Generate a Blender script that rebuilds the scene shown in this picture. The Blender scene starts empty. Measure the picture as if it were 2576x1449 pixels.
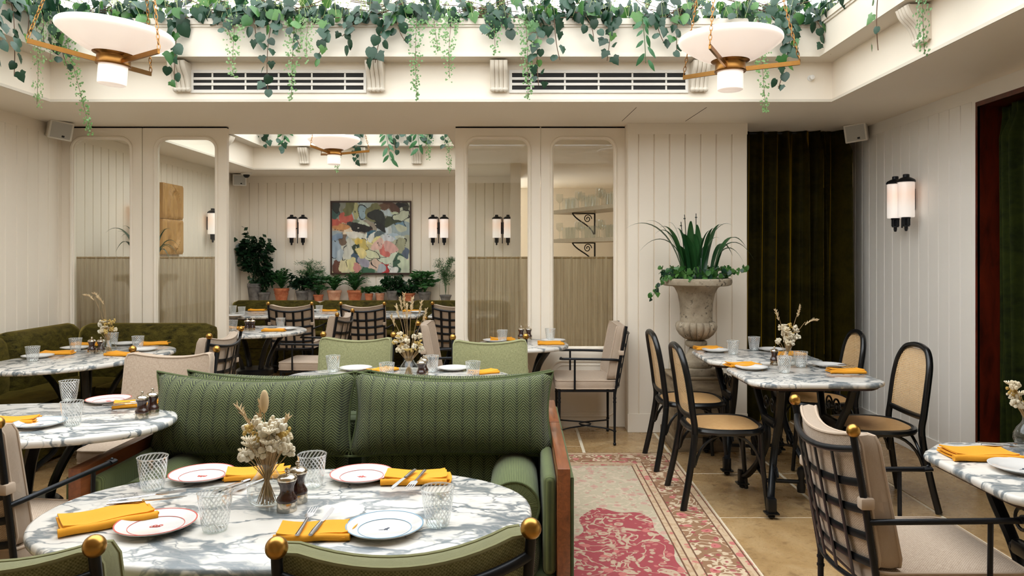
import bpy, bmesh, math, random
import numpy as np
from mathutils import Vector, Matrix, Euler, noise
PI = math.pi
random.seed(7)
scene = bpy.context.scene
COL = scene.collection

# ------------------------------------------------------------ camera, world, exposure
F = 1850.0; CX = 1310.0; CY = 640.0; CAMZ = 1.45      # focal length and vanishing point in pixels of 2576 x 1449
cam = bpy.data.cameras.new('camera'); cam_o = bpy.data.objects.new('camera', cam); COL.objects.link(cam_o)
cam_o.location = (0, 0, CAMZ); cam_o.rotation_euler = (PI/2, 0, 0)
cam.sensor_width = 36.0; cam.sensor_fit = 'HORIZONTAL'; cam.lens = F/2576*36
cam.shift_x = (1288-CX)/2576; cam.shift_y = -(724.5-CY)/2576
cam.clip_start = 0.05; cam.clip_end = 200
scene.camera = cam_o
W = bpy.data.worlds.new('overcast_sky'); scene.world = W; W.use_nodes = True
bg = W.node_tree.nodes['Background']; bg.inputs['Color'].default_value = (0.95, 0.975, 1.0, 1); bg.inputs['Strength'].default_value = 1.0
scene.view_settings.view_transform = 'Standard'; scene.view_settings.look = 'None'
scene.view_settings.gamma = 1.0; scene.view_settings.use_curve_mapping = False
scene.view_settings.exposure = 2.3
def portal(loc, sx, sy):
    l = bpy.data.lights.new('skylight_portal', 'AREA'); l.shape = 'RECTANGLE'; l.size = sx; l.size_y = sy; l.cycles.is_portal = True
    o = bpy.data.objects.new('skylight_portal', l); COL.objects.link(o); o.location = loc
portal((-0.57, 3.25, 3.95), 5.9, 4.4)
portal((-2.0, 7.92, 3.75), 3.0, 3.0)

# ------------------------------------------------------------ pixel to place (needs the plane a thing touches)
def onz(x, y, z): Y = (CAMZ-z)*F/(y-CY); return Vector(((x-CX)*Y/F, Y, z))
def aty(x, y, Y): return Vector(((x-CX)*Y/F, Y, CAMZ-(y-CY)*Y/F))
TZ = 0.75
def ont(x, y): return onz(x, y, TZ)

# ------------------------------------------------------------ mesh helpers
def V(*a): return Vector(a)
class MB:
    def __init__(s): s.v = []; s.f = []; s.uv = {}
    def add(s, vs, fs, uv=None):
        o = len(s.v); s.v += [tuple(v) for v in vs]; s.f += [tuple(i+o for i in f) for f in fs]
        if uv:
            for i, t in enumerate(uv): s.uv[o+i] = t
        return s
    def box(s, x0, x1, y0, y1, z0, z1):
        return s.add([(x0,y0,z0),(x1,y0,z0),(x1,y1,z0),(x0,y1,z0),(x0,y0,z1),(x1,y0,z1),(x1,y1,z1),(x0,y1,z1)],
                     [(3,2,1,0),(4,5,6,7),(0,1,5,4),(1,2,6,5),(2,3,7,6),(3,0,4,7)])
    def rbox(s, x0, x1, y0, y1, z0, z1, r=0.01, seg=2):
        bm = bmesh.new(); bmesh.ops.create_cube(bm, size=1.0)
        for v in bm.verts: v.co = V(x0+(v.co.x+.5)*(x1-x0), y0+(v.co.y+.5)*(y1-y0), z0+(v.co.z+.5)*(z1-z0))
        bmesh.ops.bevel(bm, geom=bm.edges[:], offset=r, segments=seg, affect='EDGES', profile=0.5)
        bm.verts.index_update()
        s.add([v.co for v in bm.verts], [[v.index for v in f.verts] for f in bm.faces]); bm.free(); return s
    def tube(s, pts, r, seg=8, closed=False, cap=True, flat=None):
        pts = [Vector(p) for p in pts]; n = len(pts); vs = []; fs = []
        up = None
        for i, p in enumerate(pts):
            a = pts[(i-1) % n] if (closed or i > 0) else p
            b = pts[(i+1) % n] if (closed or i < n-1) else p
            t = (b-a)
            t = t.normalized() if t.length > 1e-9 else V(0,0,1)
            if up is None:
                up = V(0,0,1) if abs(t.z) < .9 else V(1,0,0)
                up = (up - t*up.dot(t)).normalized()
            else:
                up = up - t*up.dot(t)
                up = up.normalized() if up.length > 1e-6 else (V(0,0,1) if abs(t.z) < .9 else V(1,0,0))
            q = t.cross(up)
            rr = r(i/(n-1 if n > 1 else 1)) if callable(r) else r
            ru, rq = (rr, rr) if flat is None else (rr*flat[0], rr*flat[1])
            for k in range(seg):
                an = 2*PI*k/seg; vs.append(p + up*(ru*math.cos(an)) + q*(rq*math.sin(an)))
        m = n if closed else n-1
        for i in range(m):
            j = (i+1) % n
            for k in range(seg):
                l = (k+1) % seg; fs.append((i*seg+k, i*seg+l, j*seg+l, j*seg+k))
        if cap and not closed:
            fs.append(tuple(range(seg-1, -1, -1))); fs.append(tuple((n-1)*seg+k for k in range(seg)))
        return s.add(vs, fs)
    def lathe(s, prof, seg=24, c=(0,0,0), mod=None, closed=False, uv=False):
        vs = []; fs = []; uvs = []; n = len(prof); sg = seg+1 if uv else seg
        for i, (r, z) in enumerate(prof):
            for k in range(sg):
                a = 2*PI*k/seg; rr = r*(mod(a, i, z) if mod else 1)
                vs.append((c[0]+rr*math.cos(a), c[1]+rr*math.sin(a), c[2]+z)); uvs.append((k/seg, z))
        m = n if closed else n-1
        for i in range(m):
            j = (i+1) % n
            for k in range(seg):
                l = k+1 if uv else (k+1) % seg; fs.append((i*sg+k, i*sg+l, j*sg+l, j*sg+k))
        return s.add(vs, fs, uvs if uv else None)
    def sphere(s, c, r, seg=12, rings=8, sc=(1,1,1)):
        prof = [(math.sin(PI*i/rings)*r, -math.cos(PI*i/rings)*r) for i in range(rings+1)]
        vs = [(c[0],c[1],c[2]+prof[0][1]*sc[2])]; fs = []
        for i in range(1, rings):
            for k in range(seg):
                a = 2*PI*k/seg; vs.append((c[0]+prof[i][0]*math.cos(a)*sc[0], c[1]+prof[i][0]*math.sin(a)*sc[1], c[2]+prof[i][1]*sc[2]))
        vs.append((c[0],c[1],c[2]+prof[-1][1]*sc[2])); e = len(vs)-1
        for k in range(seg):
            l = (k+1) % seg; fs.append((0, 1+l, 1+k)); fs.append((e, 1+(rings-2)*seg+k, 1+(rings-2)*seg+l))
        for i in range(rings-2):
            for k in range(seg):
                l = (k+1) % seg; a = 1+i*seg; fs.append((a+k, a+l, a+seg+l, a+seg+k))
        return s.add(vs, fs)
    def prism(s, poly, z0, z1, bev=0.0):
        n = len(poly)
        if bev:
            cx = sum(p[0] for p in poly)/n; cy = sum(p[1] for p in poly)/n
            sc = lambda p, d: (p[0]-(p[0]-cx)/max(1e-6, math.hypot(p[0]-cx, p[1]-cy))*d, p[1]-(p[1]-cy)/max(1e-6, math.hypot(p[0]-cx, p[1]-cy))*d)
            h = z1-z0; b = bev
            rows = [(b, z0), (b*.3, z0+b*.3), (0, z0+b), (0, z1-b), (b*.3, z1-b*.3), (b, z1)]
        else: sc = lambda p, d: p; rows = [(0, z0), (0, z1)]
        vs = []; fs = []
        for d, z in rows: vs += [(*sc(p, d), z) for p in poly]
        for i in range(len(rows)-1):
            for k in range(n): l = (k+1) % n; fs.append((i*n+k, i*n+l, (i+1)*n+l, (i+1)*n+k))
        fs.append(tuple(range(n-1, -1, -1))); fs.append(tuple((len(rows)-1)*n+k for k in range(n)))
        return s.add(vs, fs)
    def xf(s, M):
        s.v = [tuple(M @ Vector(v)) for v in s.v]; return s
    def mesh(s, name, mat, smooth=True, ang=40):
        me = bpy.data.meshes.new(name); me.from_pydata(s.v, [], s.f); me.update()
        if s.uv:
            ul = me.uv_layers.new(name='UVMap'); buf = np.zeros(len(me.loops)*2, dtype=np.float32)
            li = np.empty(len(me.loops), dtype=np.int32); me.loops.foreach_get('vertex_index', li)
            arr = np.zeros((len(s.v), 2), dtype=np.float32)
            for k, t in s.uv.items(): arr[k] = t
            buf = arr[li].ravel(); ul.data.foreach_set('uv', buf)
        if smooth:
            me.polygons.foreach_set('use_smooth', [True]*len(me.polygons)); me.set_sharp_from_angle(angle=math.radians(ang))
        if mat is not None: me.materials.append(mat)
        return me
    def build(s, name, mat, parent=None, smooth=True, ang=40, loc=None):
        return inst(s.mesh(name, mat, smooth, ang), name, parent, loc)
def inst(me, name, parent=None, loc=None, rot=None, sc=None):
    o = bpy.data.objects.new(name, me); COL.objects.link(o)
    if parent is not None: o.parent = parent
    if loc is not None: o.location = loc
    if rot is not None: o.rotation_euler = rot
    if sc is not None: o.scale = (sc, sc, sc) if isinstance(sc, (int, float)) else sc
    return o
def tag(o, label=None, cat=None, group=None, kind=None):
    if label: o['label'] = label
    if cat: o['category'] = cat
    if group: o['group'] = group
    if kind: o['kind'] = kind
    return o
def thing(name, label, cat, loc=(0,0,0), rz=0.0, group=None):
    o = bpy.data.objects.new(name, None); COL.objects.link(o); o.empty_display_size = .05
    o.location = loc; o.rotation_euler = (0, 0, rz); return tag(o, label, cat, group)
def copy_tree(o, parent=None):
    c = o.copy(); COL.objects.link(c)
    if parent is not None: c.parent = parent
    for ch in KIDS(o): copy_tree(ch, c)
    return c
def KIDS(o): return [x for x in COL.objects if x.parent == o] if False else list(o.children)
def dup(o, loc, rz, label, group=None, cat=None):
    c = copy_tree(o); c.location = loc; c.rotation_euler = (0, 0, rz); c['label'] = label
    if group: c['group'] = group
    elif 'group' in c: del c['group']
    return c
def struct(mb, name, mat, parent=None, smooth=False, **k):
    o = mb.build(name, mat, parent, smooth, **k)
    if parent is None: o['kind'] = 'structure'
    return o
def bez(p0, p1, p2, p3, n=10):
    p0, p1, p2, p3 = map(Vector, (p0, p1, p2, p3)); out = []
    for i in range(n+1):
        t = i/n; out.append(p0*(1-t)**3 + p1*3*t*(1-t)**2 + p2*3*t*t*(1-t) + p3*t**3)
    return out
def smoothpath(pts, n=6):
    pts = [Vector(p) for p in pts]; out = []; P = [pts[0]*2-pts[1]] + pts + [pts[-1]*2-pts[-2]]
    for i in range(1, len(P)-2):
        a, b, c, d = P[i-1:i+3]
        for k in range(n):
            t = k/n; out.append(.5*((2*b)+(c-a)*t+(2*a-5*b+4*c-d)*t*t+(3*b-a-3*c+d)*t**3))
    out.append(pts[-1]); return out
def rrect(x0, x1, y0, y1, r, n=6):
    out = []
    for cx, cy, a0 in ((x1-r, y1-r, 0), (x0+r, y1-r, PI/2), (x0+r, y0+r, PI), (x1-r, y0+r, 1.5*PI)):
        for i in range(n+1): a = a0+PI/2*i/n; out.append((cx+r*math.cos(a), cy+r*math.sin(a)))
    return out
def cushion(mb, w, d, h, r=.03, bulge=.012, nx=10, ny=10, warp=None, side=.006):
    """boxed cushion centred on the origin (w across, d deep, h thick); returns its two welt loops"""
    warp = warp or (lambda p: p)
    def pos(u, v, top):
        x = u*w/2; y = v*d/2
        ax, ay = abs(x)-(w/2-r), abs(y)-(d/2-r)
        if ax > 0 and ay > 0:
            L = math.hypot(ax, ay); m = max(ax, ay); k = m/L
            x = math.copysign(w/2-r+ax*k, x); y = math.copysign(d/2-r+ay*k, y)
        b = bulge*(1-u**4)*(1-v**4)
        return Vector((x, y, top*(h/2+b)))
    us = [-1+2*i/nx for i in range(nx+1)]; vs_ = [-1+2*j/ny for j in range(ny+1)]
    g = {}; verts = []; faces = []; uvs = []
    for top in (1, -1):
        for i, u in enumerate(us):
            for j, v in enumerate(vs_):
                p = pos(u, v, top); g[(top, i, j)] = len(verts); verts.append(warp(p)); uvs.append((p.x, p.y))
    for i in range(nx):
        for j in range(ny):
            faces.append((g[(1,i,j)], g[(1,i+1,j)], g[(1,i+1,j+1)], g[(1,i,j+1)]))
            faces.append((g[(-1,i,j)], g[(-1,i,j+1)], g[(-1,i+1,j+1)], g[(-1,i+1,j)]))
    loop = [(i, 0) for i in range(nx)] + [(nx, j) for j in range(ny)] + [(i, ny) for i in range(nx, 0, -1)] + [(0, j) for j in range(ny, 0, -1)]
    mid = []; acc = 0; last = None
    for (i, j) in loop:
        p = pos(us[i], vs_[j], 0); q = p + Vector((p.x, p.y, 0)).normalized()*side; q.z = 0
        if last is not None: acc += (p-last).length
        last = p; mid.append(len(verts)); verts.append(warp(q)); uvs.append((acc, 0))
    n = len(loop)
    for k in range(n):
        a, b = loop[k], loop[(k+1) % n]
        faces.append((mid[k], mid[(k+1) % n], g[(1,*b)], g[(1,*a)])); faces.append((g[(-1,*a)], g[(-1,*b)], mid[(k+1) % n], mid[k]))
    mb.add(verts, faces, uvs)
    return [[verts[g[(t, i, j)]] for (i, j) in loop] for t in (1, -1)]
# ------------------------------------------------------------ materials
def srgb(r, g, b):
    f = lambda c: (c/12.92 if c <= .04045 else ((c+.055)/1.055)**2.4)
    return (f(r/255), f(g/255), f(b/255), 1)
class NT:
    def __init__(s, name):
        s.m = bpy.data.materials.new(name); s.m.use_nodes = True; s.nt = s.m.node_tree; s.nt.nodes.clear()
        s.out = s.n('ShaderNodeOutputMaterial')
    def n(s, t, props=None, **ins):
        nd = s.nt.nodes.new(t)
        for k, v in (props or {}).items(): setattr(nd, k, v)
        for k, v in ins.items(): s.set(nd, k, v)
        return nd
    def set(s, nd, k, v):
        sock = nd.inputs[int(k[1:])] if (k[0] == '_' and k[1:].isdigit()) else nd.inputs[k.replace('_', ' ')]
        if isinstance(v, bpy.types.NodeSocket): s.nt.links.new(v, sock)
        elif isinstance(v, bpy.types.Node): s.nt.links.new(v.outputs[0], sock)
        else: sock.default_value = v
    def math(s, op, a, b=0.0, c=0.0): return s.n('ShaderNodeMath', {'operation': op}, _0=a, _1=b, _2=c).outputs[0]
    def mix(s, f, a, b, bt='MIX'): return s.n('ShaderNodeMixRGB', {'blend_type': bt}, Fac=f, Color1=a, Color2=b).outputs[0]
    def ramp(s, f, stops, interp='LINEAR'):
        r = s.n('ShaderNodeValToRGB', None, Fac=f); e = r.color_ramp; e.interpolation = interp
        while len(e.elements) < len(stops): e.elements.new(.5)
        for el, (p, c) in zip(e.elements, stops): el.position = p; el.color = c if len(c) == 4 else (*c, 1)
        return r.outputs[0]
    def noise(s, vec, scale, detail=3.0, rough=.55, dist=0.0): return s.n('ShaderNodeTexNoise', None, Vector=vec, Scale=scale, Detail=detail, Roughness=rough, Distortion=dist)
    def vor(s, vec, scale, feat='F1', rnd=1.0): return s.n('ShaderNodeTexVoronoi', {'feature': feat}, Vector=vec, Scale=scale, Randomness=rnd)
    def obj(s): return s.n('ShaderNodeTexCoord').outputs['Object']
    def uv(s): return s.n('ShaderNodeTexCoord').outputs['UV']
    def pos(s): return s.n('ShaderNodeNewGeometry').outputs['Position']
    def rnd(s): return s.n('ShaderNodeObjectInfo').outputs['Random']
    def vmath(s, op, a, b=(0,0,0), sc=None):
        nd = s.n('ShaderNodeVectorMath', {'operation': op}, _0=a)
        if op == 'SCALE': s.set(nd, 'Scale', sc)
        else: s.set(nd, '_1', b)
        return nd.outputs[0]
    def sep(s, v): return s.n('ShaderNodeSeparateXYZ', None, Vector=v).outputs
    def comb(s, x, y, z=0.0): return s.n('ShaderNodeCombineXYZ', None, X=x, Y=y, Z=z).outputs[0]
    def mapv(s, v, scale=(1,1,1), rot=(0,0,0), loc=(0,0,0)): return s.n('ShaderNodeMapping', None, Vector=v, Scale=scale, Rotation=rot, Location=loc).outputs[0]
    def bump(s, h, strength=.3, dist=.01): return s.n('ShaderNodeBump', None, Height=h, Strength=strength, Distance=dist).outputs[0]
    def pbsdf(s, color, rough=.5, metal=0.0, normal=None, **k):
        p = s.n('ShaderNodeBsdfPrincipled', None, Base_Color=color, Roughness=rough, Metallic=metal, **k)
        if normal is not None: s.set(p, 'Normal', normal)
        return p
    def done(s, sh): s.nt.links.new(sh.outputs[0] if isinstance(sh, bpy.types.Node) else sh, s.out.inputs['Surface']); return s.m
M = {}
def plain(name, col, rough=.5, metal=0.0, var=.06, nscale=25, bump=.0, **k):
    t = NT(name); n = t.noise(t.pos(), nscale, 4).outputs[0]
    c = t.mix(t.math('MULTIPLY', n, var*2), col, (col[0]*.6, col[1]*.6, col[2]*.6, 1))
    M[name] = t.done(t.pbsdf(c, rough, metal, t.bump(n, bump, .004) if bump else None, **k)); return M[name]
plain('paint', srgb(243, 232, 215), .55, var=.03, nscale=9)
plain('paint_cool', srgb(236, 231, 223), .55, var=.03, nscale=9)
plain('paint_well_dimmed', srgb(216, 206, 190), .5, var=.02, nscale=7)  # same wall paint, its colour darkened to offset strong skylight on the fascias
plain('paint_soffit', srgb(214, 201, 185), .6, var=.03, nscale=4)
plain('groove', srgb(226, 217, 203), .7)
plain('dark_gap', srgb(30, 29, 28), .8)
plain('plaster_white', srgb(232, 229, 222), .5, var=.02)
plain('grille_white', srgb(222, 216, 206), .45, var=.02)
plain('black_metal', srgb(34, 36, 40), .38, .6, var=.2, nscale=60)
plain('black_lacquer', srgb(14, 15, 17), .28, 0, var=.1)
plain('cast_iron', srgb(16, 18, 21), .33, .3, var=.15, nscale=50, bump=.1)
plain('brass', srgb(190, 145, 75), .3, 1.0, var=.25, nscale=70)
plain('brass_dark', srgb(158, 112, 58), .34, 1.0, var=.35, nscale=50)
plain('silver', srgb(214, 205, 190), .16, 1.0, var=.1)
plain('steel', srgb(205, 205, 208), .2, 1.0, var=.1)
plain('mill_wood', srgb(52, 24, 18), .25, 0, var=.35, nscale=30, Coat_Weight=.6)
plain('white_china', srgb(216, 214, 211), .12, 0, var=.0)
plain('rim_red', srgb(205, 88, 76), .3); plain('rim_blue', srgb(118, 160, 186), .3)
plain('mark_red', srgb(192, 62, 48), .4); plain('mark_blue', srgb(50, 62, 82), .4)
plain('stem_green', srgb(62, 84, 40), .6); plain('stem_brown', srgb(92, 66, 44), .7); plain('dry_stem', srgb(172, 142, 100), .8)
plain('soil', srgb(48, 36, 28), .9, bump=.5)
plain('speaker_white', srgb(226, 221, 211), .5); plain('speaker_mesh', srgb(186, 184, 178), .8)
plain('rubber', srgb(20, 20, 20), .6)
plain('stake', srgb(40, 44, 34), .6)
plain('curtain_rod', srgb(160, 130, 85), .4, .6)
plain('frame_dark', srgb(62, 38, 26), .4)
def leafmat(name, a, b, rough=.38):
    t = NT(name); c = t.mix(t.rnd(), a, b); n = t.noise(t.obj(), 6, 3).outputs[0]
    c = t.mix(t.math('MULTIPLY', n, .5), c, (a[0]*.45, a[1]*.5, a[2]*.45, 1))
    p = t.pbsdf(c, rough); tr = t.n('ShaderNodeBsdfTranslucent', None, Color=c)
    M[name] = t.done(t.n('ShaderNodeMixShader', None, _0=.22, _1=p, _2=tr))
leafmat('ivy_leaf', srgb(16, 50, 28), srgb(52, 88, 66)); leafmat('ivy_young', srgb(48, 100, 40), srgb(92, 136, 66))
leafmat('fern_leaf', srgb(92, 138, 72), srgb(140, 172, 112)); leafmat('grass_pale', srgb(186, 200, 128), srgb(206, 214, 158))
leafmat('strap_leaf', srgb(26, 70, 34), srgb(52, 100, 50)); leafmat('bush_dark', srgb(24, 54, 30), srgb(40, 78, 40)); leafmat('bush_mid', srgb(36, 88, 40), srgb(70, 124, 62))
leafmat('willow_leaf', srgb(40, 96, 52), srgb(70, 128, 76))
leafmat('dry_flower', srgb(250, 240, 220), srgb(238, 220, 186), .9); leafmat('dry_yellow', srgb(226, 196, 120), srgb(212, 176, 96), .9); leafmat('dry_grass', srgb(236, 210, 170), srgb(220, 190, 146), .9)

def marble():
    t = NT('marble'); o = t.vmath('ADD', t.obj(), t.comb(t.math('MULTIPLY', t.rnd(), 37.0), t.math('MULTIPLY', t.rnd(), 11.0), 0.0))
    o = t.mapv(o, (1.0, 1.7, 1.0), (0, 0, .45))
    w = t.noise(o, 3.2, 4, .55).outputs['Color']; w2 = t.noise(o, 13, 3, .6).outputs['Color']
    d = t.vmath('ADD', o, t.vmath('SCALE', t.vmath('SUBTRACT', w, (.5,.5,.5)), sc=.42)); d = t.vmath('ADD', d, t.vmath('SCALE', t.vmath('SUBTRACT', w2, (.5,.5,.5)), sc=.05))
    e1 = t.vor(d, 4.6, 'DISTANCE_TO_EDGE').outputs['Distance']; e2 = t.vor(d, 10.5, 'DISTANCE_TO_EDGE').outputs['Distance']
    wd = t.noise(o, 5.5, 3).outputs[0]; wid = t.ramp(wd, [(.36, (.02,.02,.02,1)), (.52, (.10,.10,.10,1)), (.72, (.34,.34,.34,1))])
    v1 = t.ramp(t.math('DIVIDE', e1, wid), [(0, (1,1,1,1)), (.45, (.9,.9,.9,1)), (.75, (.25,.25,.25,1)), (1, (0,0,0,1))])
    v2 = t.ramp(t.math('DIVIDE', e2, .07), [(0, (1,1,1,1)), (.45, (.6,.6,.6,1)), (1, (0,0,0,1))])
    v2 = t.math('MULTIPLY', v2, t.ramp(t.noise(o, 2.6, 3).outputs[0], [(.46, (0,0,0,1)), (.58, (1,1,1,1))]))
    streak = t.noise(t.mapv(d, (3, 26, 3)), 2.2, 5, .65).outputs[0]
    v = t.math('MULTIPLY', t.math('MAXIMUM', v1, v2), t.ramp(streak, [(.3, (.55,.55,.55,1)), (.55, (1,1,1,1))]))
    grey = t.mix(streak, srgb(66, 78, 86), srgb(132, 140, 144))
    base = t.mix(t.noise(o, 5, 3).outputs[0], srgb(222, 218, 211), srgb(208, 203, 195))
    M['marble'] = t.done(t.pbsdf(t.mix(v, base, grey), .18, 0, None, Specular_IOR_Level=.35))
marble()
def weave(name, a, b, scale=420, rough=.95):
    t = NT(name); x, y, z = t.sep(t.uv())
    wx = t.math('SINE', t.math('MULTIPLY', x, scale*2)); wy = t.math('SINE', t.math('MULTIPLY', y, scale*2))
    h = t.math('MULTIPLY', wx, wy); n = t.noise(t.comb(t.math('MULTIPLY', x, 1.0), t.math('MULTIPLY', y, 6.0)), 60, 4, .7).outputs[0]; n2 = t.noise(t.comb(t.math('MULTIPLY', x, 6.0), y), 60, 4, .7).outputs[0]
    f = t.math('ADD', t.math('MULTIPLY', t.math('ADD', n, n2), .62), t.math('MULTIPLY', h, .16))
    c = t.ramp(f, [(.42, a), (.82, b)])
    M[name] = t.done(t.pbsdf(c, rough, 0, t.bump(f, .5, .002), Sheen_Weight=.15))
weave('linen_beige', srgb(158, 134, 112), srgb(206, 188, 168)); weave('linen_pale', srgb(182, 162, 140), srgb(218, 204, 186)); weave('linen_green', srgb(98, 100, 62), srgb(170, 168, 124))
def herring():
    t = NT('herringbone_green'); x, y, z = t.sep(t.uv())
    u = t.math('DIVIDE', x, .060); fr = t.math('FRACT', u); tri = t.math('ABSOLUTE', t.math('SUBTRACT', fr, .5))
    ph = t.math('ADD', t.math('DIVIDE', y, .0118), t.math('MULTIPLY', tri, 5.0))
    st = t.math('ABSOLUTE', t.math('SUBTRACT', t.math('FRACT', ph), .5))           # 0..0.5 yarn ridges
    col = t.math('ABSOLUTE', t.math('SUBTRACT', t.math('FRACT', t.math('ADD', u, .5)), .5))
    h = t.math('ADD', t.math('MULTIPLY', st, 1.6), t.math('MULTIPLY', t.math('MINIMUM', col, .16), 1.2))
    n = t.noise(t.uv(), 500, 2).outputs[0]
    f = t.math('ADD', h, t.math('MULTIPLY', t.math('SUBTRACT', n, .5), .5))
    c = t.ramp(f, [(.05, srgb(12, 18, 5)), (.45, srgb(46, 55, 25)), (.95, srgb(116, 124, 74))])
    M['herringbone_green'] = t.done(t.pbsdf(c, .9, 0, t.bump(f, .9, .004), Sheen_Weight=.12))
    t = NT('ribbed_green'); x, y, z = t.sep(t.uv())
    r = t.math('ABSOLUTE', t.math('SINE', t.math('MULTIPLY', x, 430.0))); n = t.noise(t.comb(t.math('MULTIPLY', x, 40.0), y), 9, 3).outputs[0]
    f = t.math('ADD', t.math('MULTIPLY', r, .5), t.math('MULTIPLY', n, .5)); c = t.ramp(f, [(.2, srgb(50, 59, 30)), (.8, srgb(102, 112, 68))])
    M['ribbed_green'] = t.done(t.pbsdf(c, .92, 0, t.bump(f, .6, .002), Sheen_Weight=.12))
herring()
plain('piping_green', srgb(84, 94, 58), .9)
def velvet(name, a, b, sheen, scale=7, sw=.5):
    t = NT(name); o = t.pos(); n = t.noise(t.mapv(o, (1,1,2.2)), scale, 5, .65, .6).outputs[0]; n2 = t.noise(o, scale*9, 3).outputs[0]
    f = t.math('ADD', t.math('MULTIPLY', n, .75), t.math('MULTIPLY', n2, .3)); c = t.ramp(f, [(.35, a), (.72, b)])
    M[name] = t.done(t.pbsdf(c, .7, 0, t.bump(n2, .2, .003), Sheen_Weight=sw, Sheen_Roughness=.3, Sheen_Tint=sheen, Specular_IOR_Level=.08))
velvet('velvet_olive', srgb(26, 23, 6), srgb(92, 82, 32), srgb(210, 186, 100), 15, .8); velvet('velvet_dark', srgb(22, 20, 4), srgb(50, 44, 8), srgb(210, 168, 30), 3, 1.0); velvet('velvet_green', srgb(12, 18, 6), srgb(46, 54, 14), srgb(150, 150, 40), 3, .9)
def wood(name, a, b, rough=.35, sc=(2, 22, 22), coat=.3):
    t = NT(name); n = t.noise(t.mapv(t.obj(), sc), 2.2, 5, .6, 1.2).outputs[0]; n2 = t.noise(t.obj(), 3, 2).outputs[0]
    c = t.ramp(t.math('ADD', t.math('MULTIPLY', n, .75), t.math('MULTIPLY', n2, .25)), [(.3, a), (.7, b)])
    M[name] = t.done(t.pbsdf(c, rough, 0, t.bump(n, .08, .002), Coat_Weight=coat))
wood('walnut', srgb(96, 52, 28), srgb(146, 84, 46), sc=(18, 2, 18)); wood('mahogany', srgb(38, 10, 5), srgb(104, 34, 16), .3, (6, 6, 1.5), .5); wood('oak_carved', srgb(160, 116, 60), srgb(204, 160, 96), .6, (20, 20, 2), 0); wood('shelf_wood', srgb(196, 178, 150), srgb(216, 200, 174), .5)
def stone():
    t = NT('flagstone'); o = t.vmath('ADD', t.obj(), t.comb(t.math('MULTIPLY', t.rnd(), 53.0), t.math('MULTIPLY', t.rnd(), 29.0), 0.0))
    n = t.noise(o, 2.6, 6, .62, .8).outputs[0]; n2 = t.noise(o, 14, 5, .7, .5).outputs[0]; n3 = t.noise(o, 70, 3).outputs[0]
    c = t.ramp(n, [(.3, srgb(132, 104, 70)), (.5, srgb(176, 144, 100)), (.7, srgb(200, 172, 130))])
    c = t.mix(t.ramp(n2, [(.54, (0,0,0,1)), (.7, (.75,.75,.75,1))]), c, srgb(92, 64, 40))
    c = t.mix(t.math('MULTIPLY', t.rnd(), .45), c, srgb(178, 138, 86)); c = t.mix(t.math('MULTIPLY', n3, .25), c, srgb(120, 98, 70))
    M['flagstone'] = t.done(t.pbsdf(c, t.ramp(n2, [(.3, (.2,.2,.2,1)), (.7, (.42,.42,.42,1))]), 0, t.bump(t.math('ADD', n2, t.math('MULTIPLY', n3, .3)), .16, .006)))
    plain('grout', srgb(226, 212, 186), .85, var=.15, nscale=40)
    t = NT('urn_stone'); o = t.obj(); n = t.noise(o, 5, 6, .65).outputs[0]; n2 = t.noise(o, 38, 3, .6).outputs[0]; n3 = t.noise(o, 90, 3).outputs[0]
    c = t.ramp(n, [(.32, srgb(120, 106, 86)), (.55, srgb(166, 152, 130)), (.75, srgb(190, 178, 158))])
    pit = t.math('MULTIPLY', t.ramp(n2, [(.58, (0,0,0,1)), (.64, (1,1,1,1))]), t.ramp(t.noise(o, 7, 3).outputs[0], [(.42, (0,0,0,1)), (.6, (1,1,1,1))]))
    c = t.mix(t.math('MULTIPLY', pit, .85), c, srgb(50, 42, 34)); c = t.mix(t.math('MULTIPLY', n3, .3), c, srgb(110, 98, 80))
    h = t.math('SUBTRACT', t.math('MULTIPLY', n3, .3), pit); M['urn_stone'] = t.done(t.pbsdf(c, .9, 0, t.bump(h, .6, .006)))
    t = NT('plinth_stone'); o = t.obj(); n = t.noise(t.mapv(o, (2,2,9)), 3, 6, .6).outputs[0]; n2 = t.noise(o, 60, 3).outputs[0]
    c = t.mix(t.math('MULTIPLY', n2, .3), t.ramp(n, [(.3, srgb(110, 92, 70)), (.7, srgb(168, 148, 118))]), srgb(90, 76, 58)); M['plinth_stone'] = t.done(t.pbsdf(c, .85, 0, t.bump(n2, .3, .004)))
stone()
def pots():
    for nm, a, b in (('terracotta', srgb(168, 88, 52), srgb(206, 132, 92)), ('pot_grey', srgb(82, 78, 74), srgb(130, 124, 118)), ('pot_blush', srgb(184, 120, 88), srgb(214, 170, 140))):
        t = NT(nm); o = t.pos(); n = t.noise(o, 12, 5, .65).outputs[0]; n2 = t.noise(o, 120, 2).outputs[0]
        M[nm] = t.done(t.pbsdf(t.ramp(n, [(.35, a), (.68, b)]), .85, 0, t.bump(n2, .25, .003)))
pots()
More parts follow.
